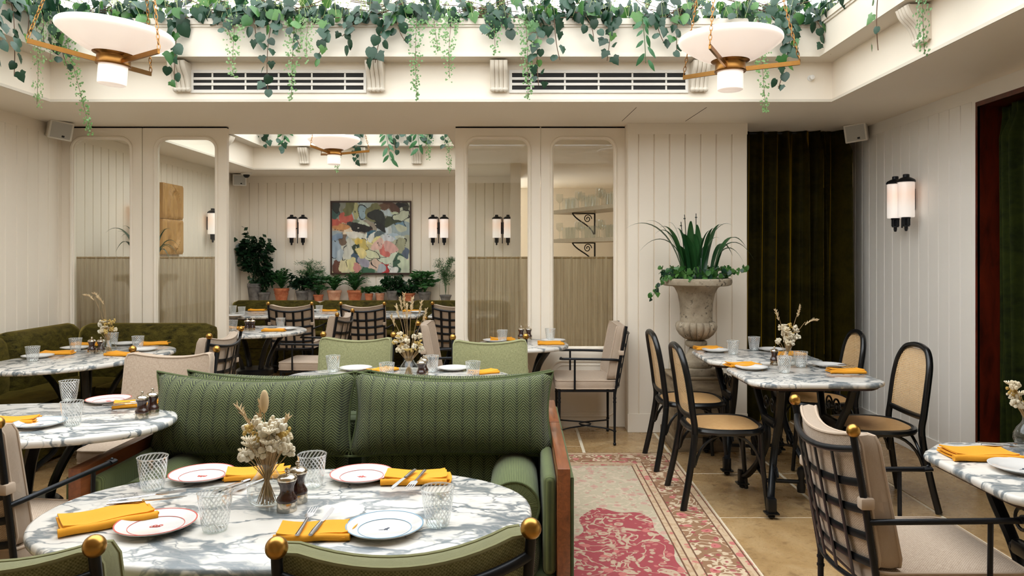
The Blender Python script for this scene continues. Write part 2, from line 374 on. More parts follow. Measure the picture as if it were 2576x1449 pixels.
def cane():
    t = NT('cane'); x, y, z = t.sep(t.uv()); k = .0105
    fx = t.math('ABSOLUTE', t.math('SUBTRACT', t.math('FRACT', t.math('DIVIDE', x, k)), .5)); fy = t.math('ABSOLUTE', t.math('SUBTRACT', t.math('FRACT', t.math('DIVIDE', y, k)), .5))
    d = t.math('SQRT', t.math('ADD', t.math('MULTIPLY', fx, fx), t.math('MULTIPLY', fy, fy)))
    hole = t.math('LESS_THAN', d, .235); n = t.noise(t.uv(), 30, 3).outputs[0]
    st = t.math('ABSOLUTE', t.math('SINE', t.math('MULTIPLY', t.math('ADD', x, y), 900.0)))
    c = t.mix(n, srgb(214, 174, 120), srgb(238, 208, 164)); c = t.mix(t.math('MULTIPLY', st, .3), c, srgb(168, 122, 74))
    M['cane'] = t.done(t.n('ShaderNodeMixShader', None, _0=hole, _1=t.pbsdf(c, .5, 0, t.bump(d, .4, .002)), _2=t.n('ShaderNodeBsdfTransparent')))
    t = NT('cane_seat'); x, y, z = t.sep(t.uv()); k = .0085
    a = t.math('ABSOLUTE', t.math('SINE', t.math('MULTIPLY', x, PI/k))); b = t.math('ABSOLUTE', t.math('SINE', t.math('MULTIPLY', y, PI/k))); n = t.noise(t.uv(), 30, 3).outputs[0]
    f = t.math('MULTIPLY', a, b); c = t.mix(n, srgb(190, 142, 86), srgb(216, 176, 122)); c = t.mix(t.math('MULTIPLY', t.math('SUBTRACT', 1.0, f), .4), c, srgb(128, 88, 50))
    M['cane_seat'] = t.done(t.pbsdf(c, .5, 0, t.bump(f, .4, .002)))
cane()
def glassy():
    def thin(t, ior=1.45, tint=(1,1,1,1), rough=.0):
        lw = t.n('ShaderNodeLayerWeight', None, Blend=.5).outputs['Facing']; f0 = ((ior-1)/(ior+1))**2; fr = t.math('ADD', t.math('MULTIPLY', t.math('POWER', lw, 3.0), .75), f0)
        return t.n('ShaderNodeMixShader', None, _0=fr, _1=t.n('ShaderNodeBsdfTransparent', None, Color=tint), _2=t.n('ShaderNodeBsdfGlossy', None, Color=(1,1,1,1), Roughness=rough))
    t = NT('pane_glass'); M['pane_glass'] = t.done(thin(t, 1.32, (.95,.96,.94,1)))
    t = NT('sky_glass'); M['sky_glass'] = t.done(thin(t, 1.3, (.98,1,1,1)))
    t = NT('clear_glass'); M['clear_glass'] = t.done(thin(t, 1.6, (.91,.93,.92,1)))
    t = NT('tumbler_glass'); x, y, z = t.sep(t.uv())
    ph = t.math('FRACT', t.math('ADD', t.math('MULTIPLY', x, 22.0), t.math('MULTIPLY', y, 62.0))); s_ = t.math('ABSOLUTE', t.math('SUBTRACT', ph, .5))
    line = t.ramp(s_, [(0, (1,1,1,1)), (.16, (.85,.85,.85,1)), (.24, (0,0,0,1))])
    rim = t.math('GREATER_THAN', y, .0945); line = t.math('MAXIMUM', line, rim)
    rib = t.n('ShaderNodeMixShader', None, _0=.5, _1=t.n('ShaderNodeBsdfGlossy', None, Color=(1,1,1,1), Roughness=.12), _2=t.n('ShaderNodeBsdfDiffuse', None, Color=(.93,.94,.94,1)))
    base = t.n('ShaderNodeMixShader', None, _0=t.math('MULTIPLY', line, .70), _1=thin(t, 1.6, (.90,.92,.92,1)).outputs[0], _2=rib.outputs[0])
    M['tumbler_glass'] = t.done(base)
    t = NT('opal_glass'); p = t.pbsdf(srgb(250, 240, 232), .25, 0, None, Emission_Color=srgb(255, 236, 222), Emission_Strength=.10, Subsurface_Weight=.0); M['opal_glass'] = t.done(p)
    t = NT('opal_warm'); z = t.sep(t.obj())[2]; g = t.ramp(t.math('MULTIPLY', t.math('ABSOLUTE', t.math('SUBTRACT', z, .045)), 9.0), [(0, (1,1,1,1)), (1, (0,0,0,1))])
    p = t.pbsdf(srgb(246, 238, 230), .3, 0, None, Emission_Color=t.mix(g, srgb(255, 244, 236), srgb(255, 196, 164)), Emission_Strength=.08); M['opal_warm'] = t.done(p)
    t = NT('bulb_warm'); M['bulb_warm'] = t.done(t.n('ShaderNodeEmission', None, Color=srgb(255, 170, 80), Strength=14.0))
    t = NT('sheer_linen'); x, y, z = t.sep(t.uv()); n = t.noise(t.comb(t.math('MULTIPLY', x, 60.0), t.math('MULTIPLY', y, .8)), 1.0, 4, .6).outputs[0]
    c = t.ramp(n, [(.3, srgb(158, 136, 106)), (.7, srgb(212, 194, 164))])
    d = t.n('ShaderNodeMixShader', None, _0=.4, _1=t.n('ShaderNodeBsdfDiffuse', None, Color=c), _2=t.n('ShaderNodeBsdfTranslucent', None, Color=c))
    M['sheer_linen'] = t.done(t.n('ShaderNodeMixShader', None, _0=.16, _1=d, _2=t.n('ShaderNodeBsdfTransparent')))
glassy()
def linen_napkin():
    t = NT('napkin_linen'); o = t.obj(); n = t.noise(o, 260, 3).outputs[0]; n2 = t.noise(o, 9, 3).outputs[0]
    c = t.mix(n2, srgb(226, 150, 22), srgb(236, 166, 44)); c = t.mix(t.math('MULTIPLY', n, .25), c, srgb(196, 120, 10))
    M['napkin_linen'] = t.done(t.pbsdf(c, .9, 0, t.bump(n, .35, .001)))
linen_napkin()
def rug():
    t = NT('rug'); o = t.obj(); x, y, z = t.sep(o)          # origin at the rug centre: half width .59, half length 1.6
    HW, HL = .59, 1.6
    ex = t.math('SUBTRACT', HW, t.math('ABSOLUTE', x)); ey = t.math('SUBTRACT', HL, t.math('ABSOLUTE', y)); e = t.math('MINIMUM', ex, ey)
    wob = t.noise(o, 9, 3).outputs['Color']; od = t.vmath('ADD', o, t.vmath('SCALE', t.vmath('SUBTRACT', wob, (.5,.5,.5)), sc=.06))
    v = t.vor(od, 12); f1 = v.outputs['Distance']; vc = v.outputs['Color']; rr = t.sep(vc)
    v2 = t.vor(od, 24); g1 = v2.outputs['Distance']; hh = t.sep(v2.outputs['Color'])
    vine = t.ramp(t.math('ABSOLUTE', t.math('SUBTRACT', t.noise(o, 7, 2, .4, 1.5).outputs[0], .5)), [(0, (1,1,1,1)), (.018, (1,1,1,1)), (.03, (0,0,0,1))])
    cream = srgb(214, 192, 162); pink = srgb(198, 112, 108); rose = srgb(162, 64, 74); tan = srgb(146, 108, 78); sage = srgb(178, 172, 148); brown = srgb(104, 70, 48)
    def flowers(base, pet, heart, thr=.42, pink=pink):
        c = t.mix(vine, base, pet)
        c = t.mix(t.ramp(g1, [(.30, (.85,.85,.85,1)), (.36, (0,0,0,1))]), c, t.mix(t.math('GREATER_THAN', hh[1], .6), pet, heart))
        c = t.mix(t.ramp(f1, [(thr-.1, (1,1,1,1)), (thr-.06, (0,0,0,1))]), c, t.mix(t.math('GREATER_THAN', rr[0], .55), pet, pink)); c = t.mix(t.ramp(f1, [(.12, (1,1,1,1)), (.16, (0,0,0,1))]), c, heart); return c
    border = flowers(tan, cream, rose); guard = flowers(srgb(204, 178, 146), srgb(190, 160, 126), pink, .34); field = flowers(rose, srgb(196, 172, 146), srgb(190, 120, 110), .36); spand = flowers(srgb(188, 176, 150), srgb(206, 188, 164), srgb(190, 148, 132), .38, srgb(198, 158, 142))
    sx = t.math('DIVIDE', x, .26); sy = t.math('DIVIDE', t.math('ADD', y, .30), .75); wave = t.math('MULTIPLY', t.math('ADD', t.math('SINE', t.math('MULTIPLY', y, 17.0)), t.math('SINE', t.math('MULTIPLY', x, 26.0))), .17)
    med = t.math('LESS_THAN', t.math('ADD', t.math('ADD', t.math('MULTIPLY', sx, sx), t.math('MULTIPLY', sy, sy)), wave), 1.0)
    inner = t.mix(med, spand, field)
    def ge(a): return t.math('GREATER_THAN', e, a)
    def line(a, w=.004): return t.math('LESS_THAN', t.math('ABSOLUTE', t.math('SUBTRACT', e, a)), w)
    c = t.mix(ge(.055), guard, border); c = t.mix(ge(.245), c, guard); c = t.mix(ge(.325), c, inner)
    for a in (.012, .055, .245, .29, .325): c = t.mix(line(a), c, brown)
    n = t.noise(o, 220, 2).outputs[0]; c = t.mix(t.math('MULTIPLY', n, .3), c, srgb(120, 92, 72))
    M['rug'] = t.done(t.pbsdf(c, .95, 0, t.bump(n, .5, .003)))
rug()
# ------------------------------------------------------------ room shell
CZ = 2.52; XL = -3.85; XR = 2.9; YB = 10.1
floor = struct(MB().box(-4.3, 3.6, -3.2, 12.2, -.12, -.006), 'floor', M['grout'])
def tiles():
    rnd = random.Random(3); cache = {}
    xs = [1.09+.625*k for k in range(-9, 5)]
    for ci in range(len(xs)-1):
        y = -.5 - rnd.random()*.6
        if abs(xs[ci]-1.09) < .01 or abs(xs[ci]-1.715) < .01: y = 4.06-.82*5
        while y < 10.6:
            L = rnd.choice((.62, .82, .82, .98)) if not (abs(xs[ci]-1.09) < .01 or abs(xs[ci]-1.715) < .01) else .82
            if L not in cache:
                w = .625-.014; l = L-.014
                cache[L] = MB().add([(0,0,-.05),(w,0,-.05),(w,l,-.05),(0,l,-.05),(.005,.005,0),(w-.005,.005,0),(w-.005,l-.005,0),(.005,l-.005,0)],
                                    [(4,5,6,7),(0,1,5,4),(1,2,6,5),(2,3,7,6),(3,0,4,7)]).mesh('flagstone', M['flagstone'], False)
            inst(cache[L], 'flagstone', floor, (xs[ci]+.007, y+.007, rnd.uniform(-.002, .001))); y += L
tiles()
def ceiling():
    m = MB()
    X0, X1 = -4.1, 3.35
    for a in ((X0,X1,5.17,6.55,CZ,2.8), (X0,-3.31,-3.1,5.17,CZ,2.8), (2.19,X1,-3.1,5.17,CZ,2.8), (-3.31,2.19,-3.1,1.3,CZ,2.8),
              (X0,-3.38,6.55,9.29,CZ,2.8), (-.65,X1,6.55,9.29,CZ,2.8), (X0,X1,9.29,12.2,CZ,2.8)): m.box(*a)
    c = struct(m, 'ceiling', M['paint'])
    for (x0, y0, x1, y1) in ((aty(1581, 271, 5.75).x, 5.35, aty(1561, 303, 5.75).x, 5.9), (aty(1745, 271, 5.75).x, 5.35, aty(1709, 303, 5.75).x, 5.9)):
        MB().tube([(x0, y0, CZ-.0005), (x0-.03, y1, CZ-.0005)], .0022, 4).build('hatch_joint', M['dark_gap'], c, False)
    for nm, (ax0, ax1, ay0, ay1) in (('trim_1', (-3.31, 2.19, 1.3, 5.17)), ('trim_2', (-3.38, -.65, 6.55, 9.29))):
        m = MB(); i = .14; o = .25
        m.box(ax0-o, ax1+o, ay1-i, ay1+o, 2.8, 3.05).box(ax0-o, ax1+o, ay0-o, ay0+i, 2.8, 3.05)
        m.box(ax0-o, ax0+i, ay0+i, ay1-i, 2.8, 3.05).box(ax1-i, ax1+o, ay0+i, ay1-i, 2.8, 3.05)
        t = struct(m, nm, M['paint_well_dimmed'])
        for (d, z0, z1) in ((.012, 2.80, 2.815), (.006, 2.815, 2.824), (.018, 3.02, 3.06), (.009, 3.004, 3.02)):
            m = MB(); x0, x1, y0, y1 = ax0+i, ax1-i, ay0+i, ay1-i; e = .0004
            m.box(x0, x1, y1-d, y1-e, z0, z1).box(x0, x1, y0+e, y0+d, z0, z1).box(x0+e, x0+d, y0+d, y1-d, z0, z1).box(x1-d, x1-e, y0+d, y1-d, z0, z1)
            m.build('moulding', M['paint_well_dimmed'], t, False)
        m = MB()
        for (d, z0, z1) in ((.008, 2.521, 2.54),):
            x0, x1, y0, y1 = ax0, ax1, ay0, ay1; e = .0004
            m.box(x0, x1, y1-d, y1-e, z0, z1).box(x0, x1, y0+e, y0+d, z0, z1).box(x0+e, x0+d, y0+d, y1-d, z0, z1).box(x1-d, x1-e, y0+d, y1-d, z0, z1)
        m.build('lower_bead', M['paint_well_dimmed'], t, False)
        # corbels on the well face
        def corbel(x, y, rz):
            b = MB(); w = .118
            for k in range(4):
                xx = -w/2 + w*(k+.5)/4
                pts = smoothpath([(xx,-.125,2.785-2.5),(xx,-.105,.24),(xx,-.06,.19),(xx,-.036,.14),(xx,-.03,.11)], 4)
                b.tube(pts, .0165, 8)
                b.sphere((xx, -.028, .105), .021, 8, 6)
            prof = [(-.0005,.285),(-.125,.285),(-.105,.24),(-.06,.19),(-.034,.14),(-.028,.105),(-.0005,.10)]
            n = len(prof); vs = [(-w/2, p[0], p[1]) for p in prof]+[(w/2, p[0], p[1]) for p in prof]
            b.add(vs, [tuple(range(n)), tuple(range(2*n-1, n-1, -1))]+[(k, n+k, n+(k+1) % n, (k+1) % n) for k in range(n)])
            o_ = b.build('corbel', M['paint_well_dimmed'], t, True, loc=(x, y, 2.5)); o_.rotation_euler = (0, 0, rz)
        if nm == 'trim_1':
            for px in (462, 948, 1256, 1756): corbel(aty(px, 190, 5.17).x, 5.17, 0)
            for yy in (3.98, 2.9): corbel(2.19, yy, -PI/2)
            for yy in (4.4, 3.4): corbel(-3.31, yy, PI/2)
        else:
            for px in (767, 912, 1049): corbel(aty(px, 400, 9.29).x, 9.29, 0)
            corbel(-3.38, 8.3, PI/2)
ceiling()
def skylight(nm, ax0, ax1, ay0, ay1, top):
    o = .25; x0, x1, y0, y1 = ax0-o+.03, ax1+o-.03, ay0-o+.03, ay1+o-.03
    root = bpy.data.objects.new(nm, None); COL.objects.link(root); root['kind'] = 'structure'
    for (a, b) in (((x0,y1),(x1,y1)), ((x0,y0),(x0,y1)), ((x1,y0),(x1,y1)), ((x0,y0),(x1,y0))):
        L = math.dist(a, b); n = max(2, round(L/.62)); dx = (b[0]-a[0])/L; dy = (b[1]-a[1])/L
        for z0, z1 in ((3.05, 3.11), (top-.08, top)):
            m = MB()
            if dx > .5: m.box(a[0], b[0], a[1]-.03, a[1]+.03, z0, z1)
            else: m.box(a[0]-.03, a[0]+.03, a[1], b[1], z0, z1)
            m.build('rail', M['plaster_white'], root, False)
        for k in range(n+1):
            px, py = a[0]+dx*L*k/n, a[1]+dy*L*k/n
            MB().box(px-.02, px+.02, py-.02, py+.02, 3.11, top-.08).build('mullion', M['plaster_white'], root, False)
            if k < n:
                qx, qy = a[0]+dx*L*(k+1)/n, a[1]+dy*L*(k+1)/n
                MB().add([(px,py,3.11),(qx,qy,3.11),(qx,qy,top-.08),(px,py,top-.08)], [(0,1,2,3)]).build('pane', M['sky_glass'], root, False)
    nb = max(2, round((x1-x0)/.75))
    for k in range(nb+1):
        x = x0+(x1-x0)*k/nb; MB().box(x-.022, x+.022, y0, y1, top-.06, top+.02).build('glazing_bar', M['plaster_white'], root, False)
        if k < nb:
            xx = x0+(x1-x0)*(k+1)/nb; MB().add([(x,y0,top),(xx,y0,top),(xx,y1,top),(x,y1,top)], [(0,1,2,3)]).build('pane', M['sky_glass'], root, False)
    for yy in (y0+(y1-y0)*.5,): MB().box(x0, x1, yy-.03, yy+.03, top-.1, top-.061).build('purlin', M['plaster_white'], root, False)
skylight('window_1', -3.31, 2.19, 1.3, 5.17, 3.9); skylight('window_2', -3.38, -.65, 6.55, 9.29, 3.7)

BW = .125
def board_mesh(h, w=BW, t=.012, g=.0065):
    return MB().add([(0,0,0),(w,0,0),(w,0,h),(0,0,h),(g,-t,0),(w-g,-t,0),(w-g,-t,h),(g,-t,h)], [(4,5,6,7),(0,1,5,4),(1,2,6,5),(2,3,7,6),(3,0,4,7)]).mesh('board', M['paint'], False)
def boards(parent, p0, d, L, z0, z1, w=BW, mat='paint'):
    """boards side by side from p0 along the unit direction d (room side is to the right of d turned to -y)"""
    n = max(1, round(L/w)); ww = L/n; me = board_mesh(z1-z0, ww); me.materials[0] = M[mat]
    for k in range(n): inst(me, 'board', parent, (p0[0]+d[0]*ww*k, p0[1]+d[1]*ww*k, z0), (0, 0, math.atan2(d[1], d[0])))
# left wall: faces +x, so boards run along -y
wl = struct(MB().box(XL-.25, XL, -3.1, 12.2, 0, 2.8), 'wall_left', M['groove'])
boards(wl, (XL, 3.0), (0, 1), 0.001, .14, 2.43) if False else None
me_ = None
def boards_left():
    n = round((YB-2.6)/BW); ww = (YB-2.6)/n; me = board_mesh(2.43-.14, ww)
    for k in range(n): inst(me, 'board', wl, (XL, 2.6+ww*(k), .14), (0, 0, PI/2))
boards_left()
MB().box(XL, XL+.014, -3.0, YB, 2.43, CZ).build('frieze', M['paint'], wl, False)
MB().box(XL, XL+.013, -3.0, 2.6, .14, 2.43).build('plain_panel', M['paint'], wl, False)
struct(MB().box(XL, XL+.02, -3.0, YB, 0, .14), 'baseboard_left', M['paint'])
# back wall of the room beyond
XE = -.12
wb = struct(MB().box(-4.1, XE, YB, YB+.2, 0, 2.8), 'wall_back', M['groove'])
boards(wb, (XL, YB), (1, 0), XE-XL, .14, 2.43); MB().box(XL, XE, YB-.014, YB, 2.43, CZ).build('frieze', M['paint'], wb, False)
struct(MB().box(XL, XE, YB-.02, YB, 0, .14), 'baseboard_back', M['paint'])
ws = struct(MB().box(XE, XE+.12, 8.6, YB+.2, 0, 2.8), 'wall_side', M['paint'])
struct(MB().box(XE, 3.3, 11.9, 12.1, 0, 2.8), 'wall_far', M['paint']); struct(MB().box(3.1, 3.3, 6.62, 12.1, 0, 2.8), 'wall_bar', M['paint'])
# right wall with the curtained doorway
DY1 = 4.665; DY0 = 2.9; DZ = 2.388
wr = struct(MB().box(XR+.012, XR+.3, DY1+.02, 6.62, 0, 2.8).box(XR+.012, XR+.3, DY0, DY1+.02, DZ+.03, 2.8).box(XR+.012, XR+.3, -3.1, DY0, 0, 2.8), 'wall_right', M['groove'])
def boards_right():
    n = round((6.5-DY1-.06)/.13); ww = (6.5-DY1-.06)/n; me = board_mesh(2.43-.15, ww); me.materials[0] = M['paint_cool']
    for k in range(n): inst(me, 'board', wr, (XR+.012, DY1+.06+ww*(k+1), .15), (0, 0, -PI/2))
boards_right()
MB().box(XR-.002, XR+.012, DY1, 6.5, 2.43, CZ).box(XR-.002, XR+.012, DY0, DY1, DZ, CZ).box(XR-.002, XR+.012, DY1, DY1+.06, .15, 2.43).build('frieze', M['paint_cool'], wr, False)
MB().box(XR-.002, XR+.012, -3.0, DY0, 0, CZ).build('plain_panel', M['paint_cool'], wr, False)
struct(MB().box(XR-.008, XR+.012, DY1, 6.5, 0, .15), 'baseboard_right', M['paint_cool'])
d5 = struct(MB().box(XR-.004, XR+.3, DY1-.0, DY1+.02, 0, DZ+.03).box(XR-.004, XR+.3, DY0-.02, DY0, 0, DZ+.03).box(XR-.004, XR+.3, DY0, DY1, DZ, DZ+.03), 'door_5', M['mahogany'])
struct(MB().box(3.3, 3.4, -3.1, 6.7, 0, 2.8), 'wall_outer', M['dark_gap'])
struct(MB().box(-4.1, 3.4, -3.3, -3.1, 0, 2.8), 'wall_front', M['paint'])
# panelled block beside the doors, alcove behind it
bx0, bx1, by = .872, 1.85, 6.0
wk = struct(MB().box(bx0, bx1, by+.012, 6.5, 0, CZ), 'wall_block', M['paint'])
inst(board_mesh(2.28, .09), 'board', wk, (bx0, by+.012, .15)); boards(wk, (bx0+.09, by+.012), (1, 0), bx1-bx0-.09, .15, 2.43, .122)
MB().box(bx0, bx1, by-.001, by+.012, 2.43, CZ).build('frieze', M['paint'], wk, False)
struct(MB().box(bx0-.0, bx1, by-.006, by+.012, 0, .15), 'baseboard_block', M['paint'])
struct(MB().box(.9, 3.2, 6.5, 6.62, 0, 2.8), 'wall_alcove', M['paint'])

# ------------------------------------------------------------ glazed folding doors
DYF = 6.15
def fillet(m, x, z, sx, sz, r, y0, y1):
    poly = [(x, z)]+[(x+sx*(r-r*math.sin(a)), z+sz*(r-r*math.cos(a))) for a in [PI/2*k/6 for k in range(7)]]
    if sx*sz < 0: poly = poly[::-1]
    n = len(poly); m.add([(p[0], y0, p[1]) for p in poly]+[(p[0], y1, p[1]) for p in poly], [tuple(range(n)), tuple(range(2*n-1, n-1, -1))]+[(k, n+k, n+(k+1) % n, (k+1) % n) for k in range(n)])
def bead(x0, x1, z0, z1, r, y, rad=.011):
    return [(p[0], y, p[1]) for p in rrect(x0, x1, z0, z1, r)]
def door(nm, x0, x1, gx0, gx1):
    gz0, gz1, r = .675, 2.415, .085; y0, y1 = DYF, DYF+.05; top = CZ-.014
    m = MB(); m.box(x0, gx0, y0, y1, .01, top).box(gx1, x1, y0, y1, .01, top).box(gx0, gx1, y0, y1, gz1, top).box(gx0, gx1, y0, y1, .01, gz0)
    for sx, x in ((1, gx0), (-1, gx1)):
        for sz, z in ((1, gz0), (-1, gz1)): fillet(m, x, z, sx, sz, r, y0, y1)
    d = struct(m, nm, M['paint'])
    MB().tube(bead(gx0-.012, gx1+.012, gz0-.012, gz1+.012, r+.01, y0-.003), .013, 8, closed=True).build('glazing_bead', M['paint'], d)
    MB().tube(bead(gx0, gx1, gz0, gz1, r, y0+.012), .006, 6, closed=True).build('inner_bead', M['paint'], d)
    MB().tube(bead(gx0-.015, gx1+.015, .10, .56, .09, y0-.001), .011, 8, closed=True).build('panel_bead', M['paint'], d)
    MB().tube(bead(gx0+.02, gx1-.02, .135, .525, .07, y0), .006, 6, closed=True).build('panel_inner_bead', M['paint'], d)
    MB().box(gx0-.005, gx1+.005, y0+.018, y0+.024, gz0-.005, gz1+.005).build('glass_pane', M['pane_glass'], d, False)
    MB().box(x0+.003, x1-.003, y0+.004, y1, top, CZ-.002).build('track_gap', M['dark_gap'], d, False)
    return d
LEAVES = [('door_1', -3.838, -3.168, -3.746, -3.268), ('door_2', -3.162, -2.46, -3.045, -2.556), ('door_3', -.548, .163, -.449, .063), ('door_4', .169, .871, .269, .781)]
for L in LEAVES: door(*L)
for k, (nm, x0, x1, gx0, gx1) in enumerate(LEAVES):
    zt = 1.432; y = DYF+.082; x0_, x1_ = gx0-.03, gx1+.03; rnd = random.Random(k+11)
    ph = [rnd.uniform(0, 6) for _ in range(4)]; N = 220; m = MB(); vs = []; uvs = []; R = [zt-.02, zt-.05, 1.2, .95, .66]
    for j, z in enumerate([zt]+R):
        for i in range(N+1):
            u = i/N; s = u*(x1_-x0_)
            am = (.004, .004, .007, .011, .013, .014)[j]
            yy = y+am*(math.sin(s*150+ph[0]+.6*math.sin(s*21+ph[1]))+.6*math.sin(s*67+ph[2]))
            vs.append((x0_+s, yy, z)); uvs.append((s, z))
    fs = [(j*(N+1)+i, j*(N+1)+i+1, (j+1)*(N+1)+i+1, (j+1)*(N+1)+i) for j in range(len(R)) for i in range(N)]
    m.add(vs, fs, uvs)
    where = ['half curtain on the glazed door in the banquette corner', 'half curtain on the glazed door at the banquette end, beside the opening', 'half curtain on the glazed door behind the round table', 'half curtain on the glazed door beside the panelled block with the urn'][k]
    th = thing('cafe_curtain', 'sheer beige '+where, 'curtain', (0,0,0)); m.build('gathered_cloth', M['sheer_linen'], th)
    MB().tube([(x0_-.01, y, zt-.012), (x1_+.01, y, zt-.012)], .005, 6).build('curtain_rod', M['curtain_rod'], th)

# ------------------------------------------------------------ heavy velvet curtains
def velvet_curtain(x0, x1, y, z0, z1, mat, name, label, along='x', seed=1, folds=9):
    rnd = random.Random(seed); N = 260 if along == 'x' else 420; zs = [z1, z1-.06, z1-.2, z1-.5, 1.6, 1.1, .6, .25, z0]; vs = []
    cs = sorted(rnd.uniform(0, 1) for _ in range(folds)); wd = [rnd.uniform(.012, .035) for _ in cs]; am = [rnd.uniform(.05, .11) for _ in cs]; dr = [rnd.uniform(-.03, .03) for _ in cs]
    for z in zs:
        t = (z1-z)/(z1-z0)
        for i in range(N+1):
            u = i/N; d = 0
            for c, w_, a, q in zip(cs, wd, am, dr): d -= a*math.exp(-((u-c-q*t)/(w_*(1+.5*t)))**2)
            d += .012*math.sin(u*95+2*t)+.028*math.sin(u*52+1.5*t+seed)
            if along == 'y': d += .020*math.sin(u*2*PI*34+2.5*t)
            if t < .04: d = d*.5
            p = (x0+(x1-x0)*u, y+d, z) if along == 'x' else (x0+d, y+(x1-x0)*u, z)
            vs.append(p)
    fs = [(j*(N+1)+i, j*(N+1)+i+1, (j+1)*(N+1)+i+1, (j+1)*(N+1)+i) for j in range(len(zs)-1) for i in range(N)]
    if along != 'x': fs = [f[::-1] for f in fs]
    m = MB().add(vs, fs); th = thing(name, label, 'curtain'); m.build('drape', M[mat], th, ang=80)
    r = MB()
    if along == 'x': r.tube([(x0, y+.01, z1-.012), (x1, y+.01, z1-.012)], .009, 8)
    else: r.tube([(x0+.01, y, z1-.012), (x0+.01, y+x1-x0, z1-.012)], .009, 8)
    r.build('curtain_rail', M['black_metal'], th); return th
velvet_curtain(1.852, 2.83, 6.40, .01, CZ-.003, 'velvet_dark', 'velvet_curtain', 'dark olive velvet curtain hanging in the alcove between panelled block and board wall', seed=5, folds=11)
velvet_curtain(3.06, 3.06+(4.655-2.92), 2.92, .01, DZ-.01, 'velvet_green', 'velvet_curtain', 'dark green velvet curtain hanging inside the mahogany doorway', along='y', seed=9, folds=14)
# ------------------------------------------------------------ lattice-backed iron armchair (local: faces -y)
def bk(u, v): return V(u*(.222+.012*v), .205+.085*v+.05*(1-u*u), .40+.49*v-.035*(1-u*u)*v)
def lattice_chair(fabric):
    t = thing('lattice_armchair', 'x', 'chair'); I = M['black_metal']
    for s in (-1, 1):
        MB().tube([bk(s, 0)+V(0,0,-.02), bk(s, .5), bk(s, 1.0)+V(0,.003,.016)], .0105, 10).build('back_post', I, t)
        MB().sphere(bk(s, 1)+V(0,.003,.032), .0205, 20, 14).build('ball_finial', M['brass'], t)
        for y in (-.215, .205):
            m = MB().tube([(s*.222, y, .002), (s*.222, y, .43)], lambda q: .0085+.003*min(1, q*4), 10).sphere((s*.222, y, .012), .013, 10, 6)
            for z in (.33, .36, .11): m.tube([(s*.222, y, z-.004), (s*.222, y, z+.004)], .0135, 10)
            m.build('leg', I, t)
        arm = smoothpath([bk(s, .50), V(s*.252, .19, .655), V(s*.262, .05, .66), V(s*.262, -.12, .662), V(s*.26, -.20, .662)], 6)
        a = MB().tube(arm, .0095, 10).tube([(s*.26, -.185, .663), (s*.26, -.215, .664)], .015, 10, flat=(.6, 1.2)).sphere((s*.26, -.204, .672), .007, 8, 6)
        a.tube([(s*.262, -.10, .655), (s*.258, -.10, .43), (s*.225, -.10, .418)], .008, 8).build('armrest', I, t)
    MB().tube([bk(-1+.1*k, .955) for k in range(21)], .0105, 10).build('top_rail', I, t)
    MB().tube([bk(-1+.1*k, .07) for k in range(21)], .0085, 8).build('lower_rail', I, t)
    for u in (-.6, -.2, .2, .6): MB().tube([bk(u, .07+.885*k/10)+V(0,.002,0) for k in range(11)], .0125, 8, flat=(1, .22)).build('lattice_strap', I, t)
    for v in (.235, .405, .575, .745): MB().tube([bk(-1+.1*k, v)+V(0,-.003,0) for k in range(21)], .0125, 8, flat=(1, .22)).build('lattice_strap', I, t)
    MB().tube([(.222,-.215,.415),(.222,.205,.415),(-.222,.205,.415),(-.222,-.215,.415)], .0095, 8, closed=True).build('seat_frame', I, t)
    for s in (-1, 1): MB().tube(bez((-.222, s*.21, .10), (-.1, s*.2, .115), (-.09, -s*.045, .115), (0, -s*.045, .115), 8)[:-1]+bez((0, -s*.045, .115), (.09, -s*.045, .115), (.1, s*.2, .115), (.222, s*.21, .10), 8), .006, 8).build('stretcher', I, t)
    m = MB(); lp = cushion(m, .47, .46, .06, .035, .014, 12, 12, lambda p: p+V(0,-.012,.464)); sc = m.build('seat_cushion', fabric, t, ang=50)
    for l in lp: MB().tube(l, .005, 6, closed=True).build('piping', fabric, sc)
    def warp(p):
        v = .20+.84*(p.y+.215)/.43; q = bk(p.x/.232, v)
        return V(p.x, q.y-.048-p.z*(1.0-.25*v), q.z+.004)
    m = MB(); lp = cushion(m, .462, .43, .068, .03, .010, 14, 12, warp); bc = m.build('back_cushion', fabric, t, ang=50)
    for l in lp: MB().tube(l, .0048, 6, closed=True).build('piping', fabric, bc)
    for s in (-1, 1):
        c = bk(s, .62); MB().rbox(c.x-.017, c.x+.017, c.y-.026, c.y+.017, c.z-.018, c.z+.018, .007).build('tie_loop', fabric, bc)
    return t
proto_b = lattice_chair(M['linen_beige']); proto_g = lattice_chair(M['linen_green'])
_used = set()
def chair(proto, cx, cy, rz, label, group=None):
    """back at local +y; (cx, cy) is the midpoint between the two finials"""
    off = Matrix.Rotation(rz, 3, 'Z') @ V(0, .293, 0); loc = (cx-off.x, cy-off.y, 0)
    if proto.name not in _used:
        _used.add(proto.name); proto.location = loc; proto.rotation_euler = (0, 0, rz); proto['label'] = label
        if group: proto['group'] = group
        return proto
    return dup(proto, loc, rz, label, group)
G1 = 'green chairs drawn up to the table before the sofa'
chair(proto_g, -.21, 1.37, PI+.20, 'sage green lattice armchair with its back turned, drawn up to the blue-rimmed plate', G1)
chair(proto_g, -1.005, 1.345, PI-.06, 'sage green lattice armchair with its back turned, drawn up to the red knot plate', G1)
chair(proto_g, -1.069, 4.84, -.05, 'sage green lattice armchair facing the sofa back, standing in front of the opening', None)
chair(proto_g, -.20, 4.71, .10, 'sage green lattice armchair facing the sofa back, near the small round table at the doors', None)
chair(proto_b, .996, 2.436, PI/2, 'beige lattice armchair drawn up to the rectangular table by the mahogany doorway')
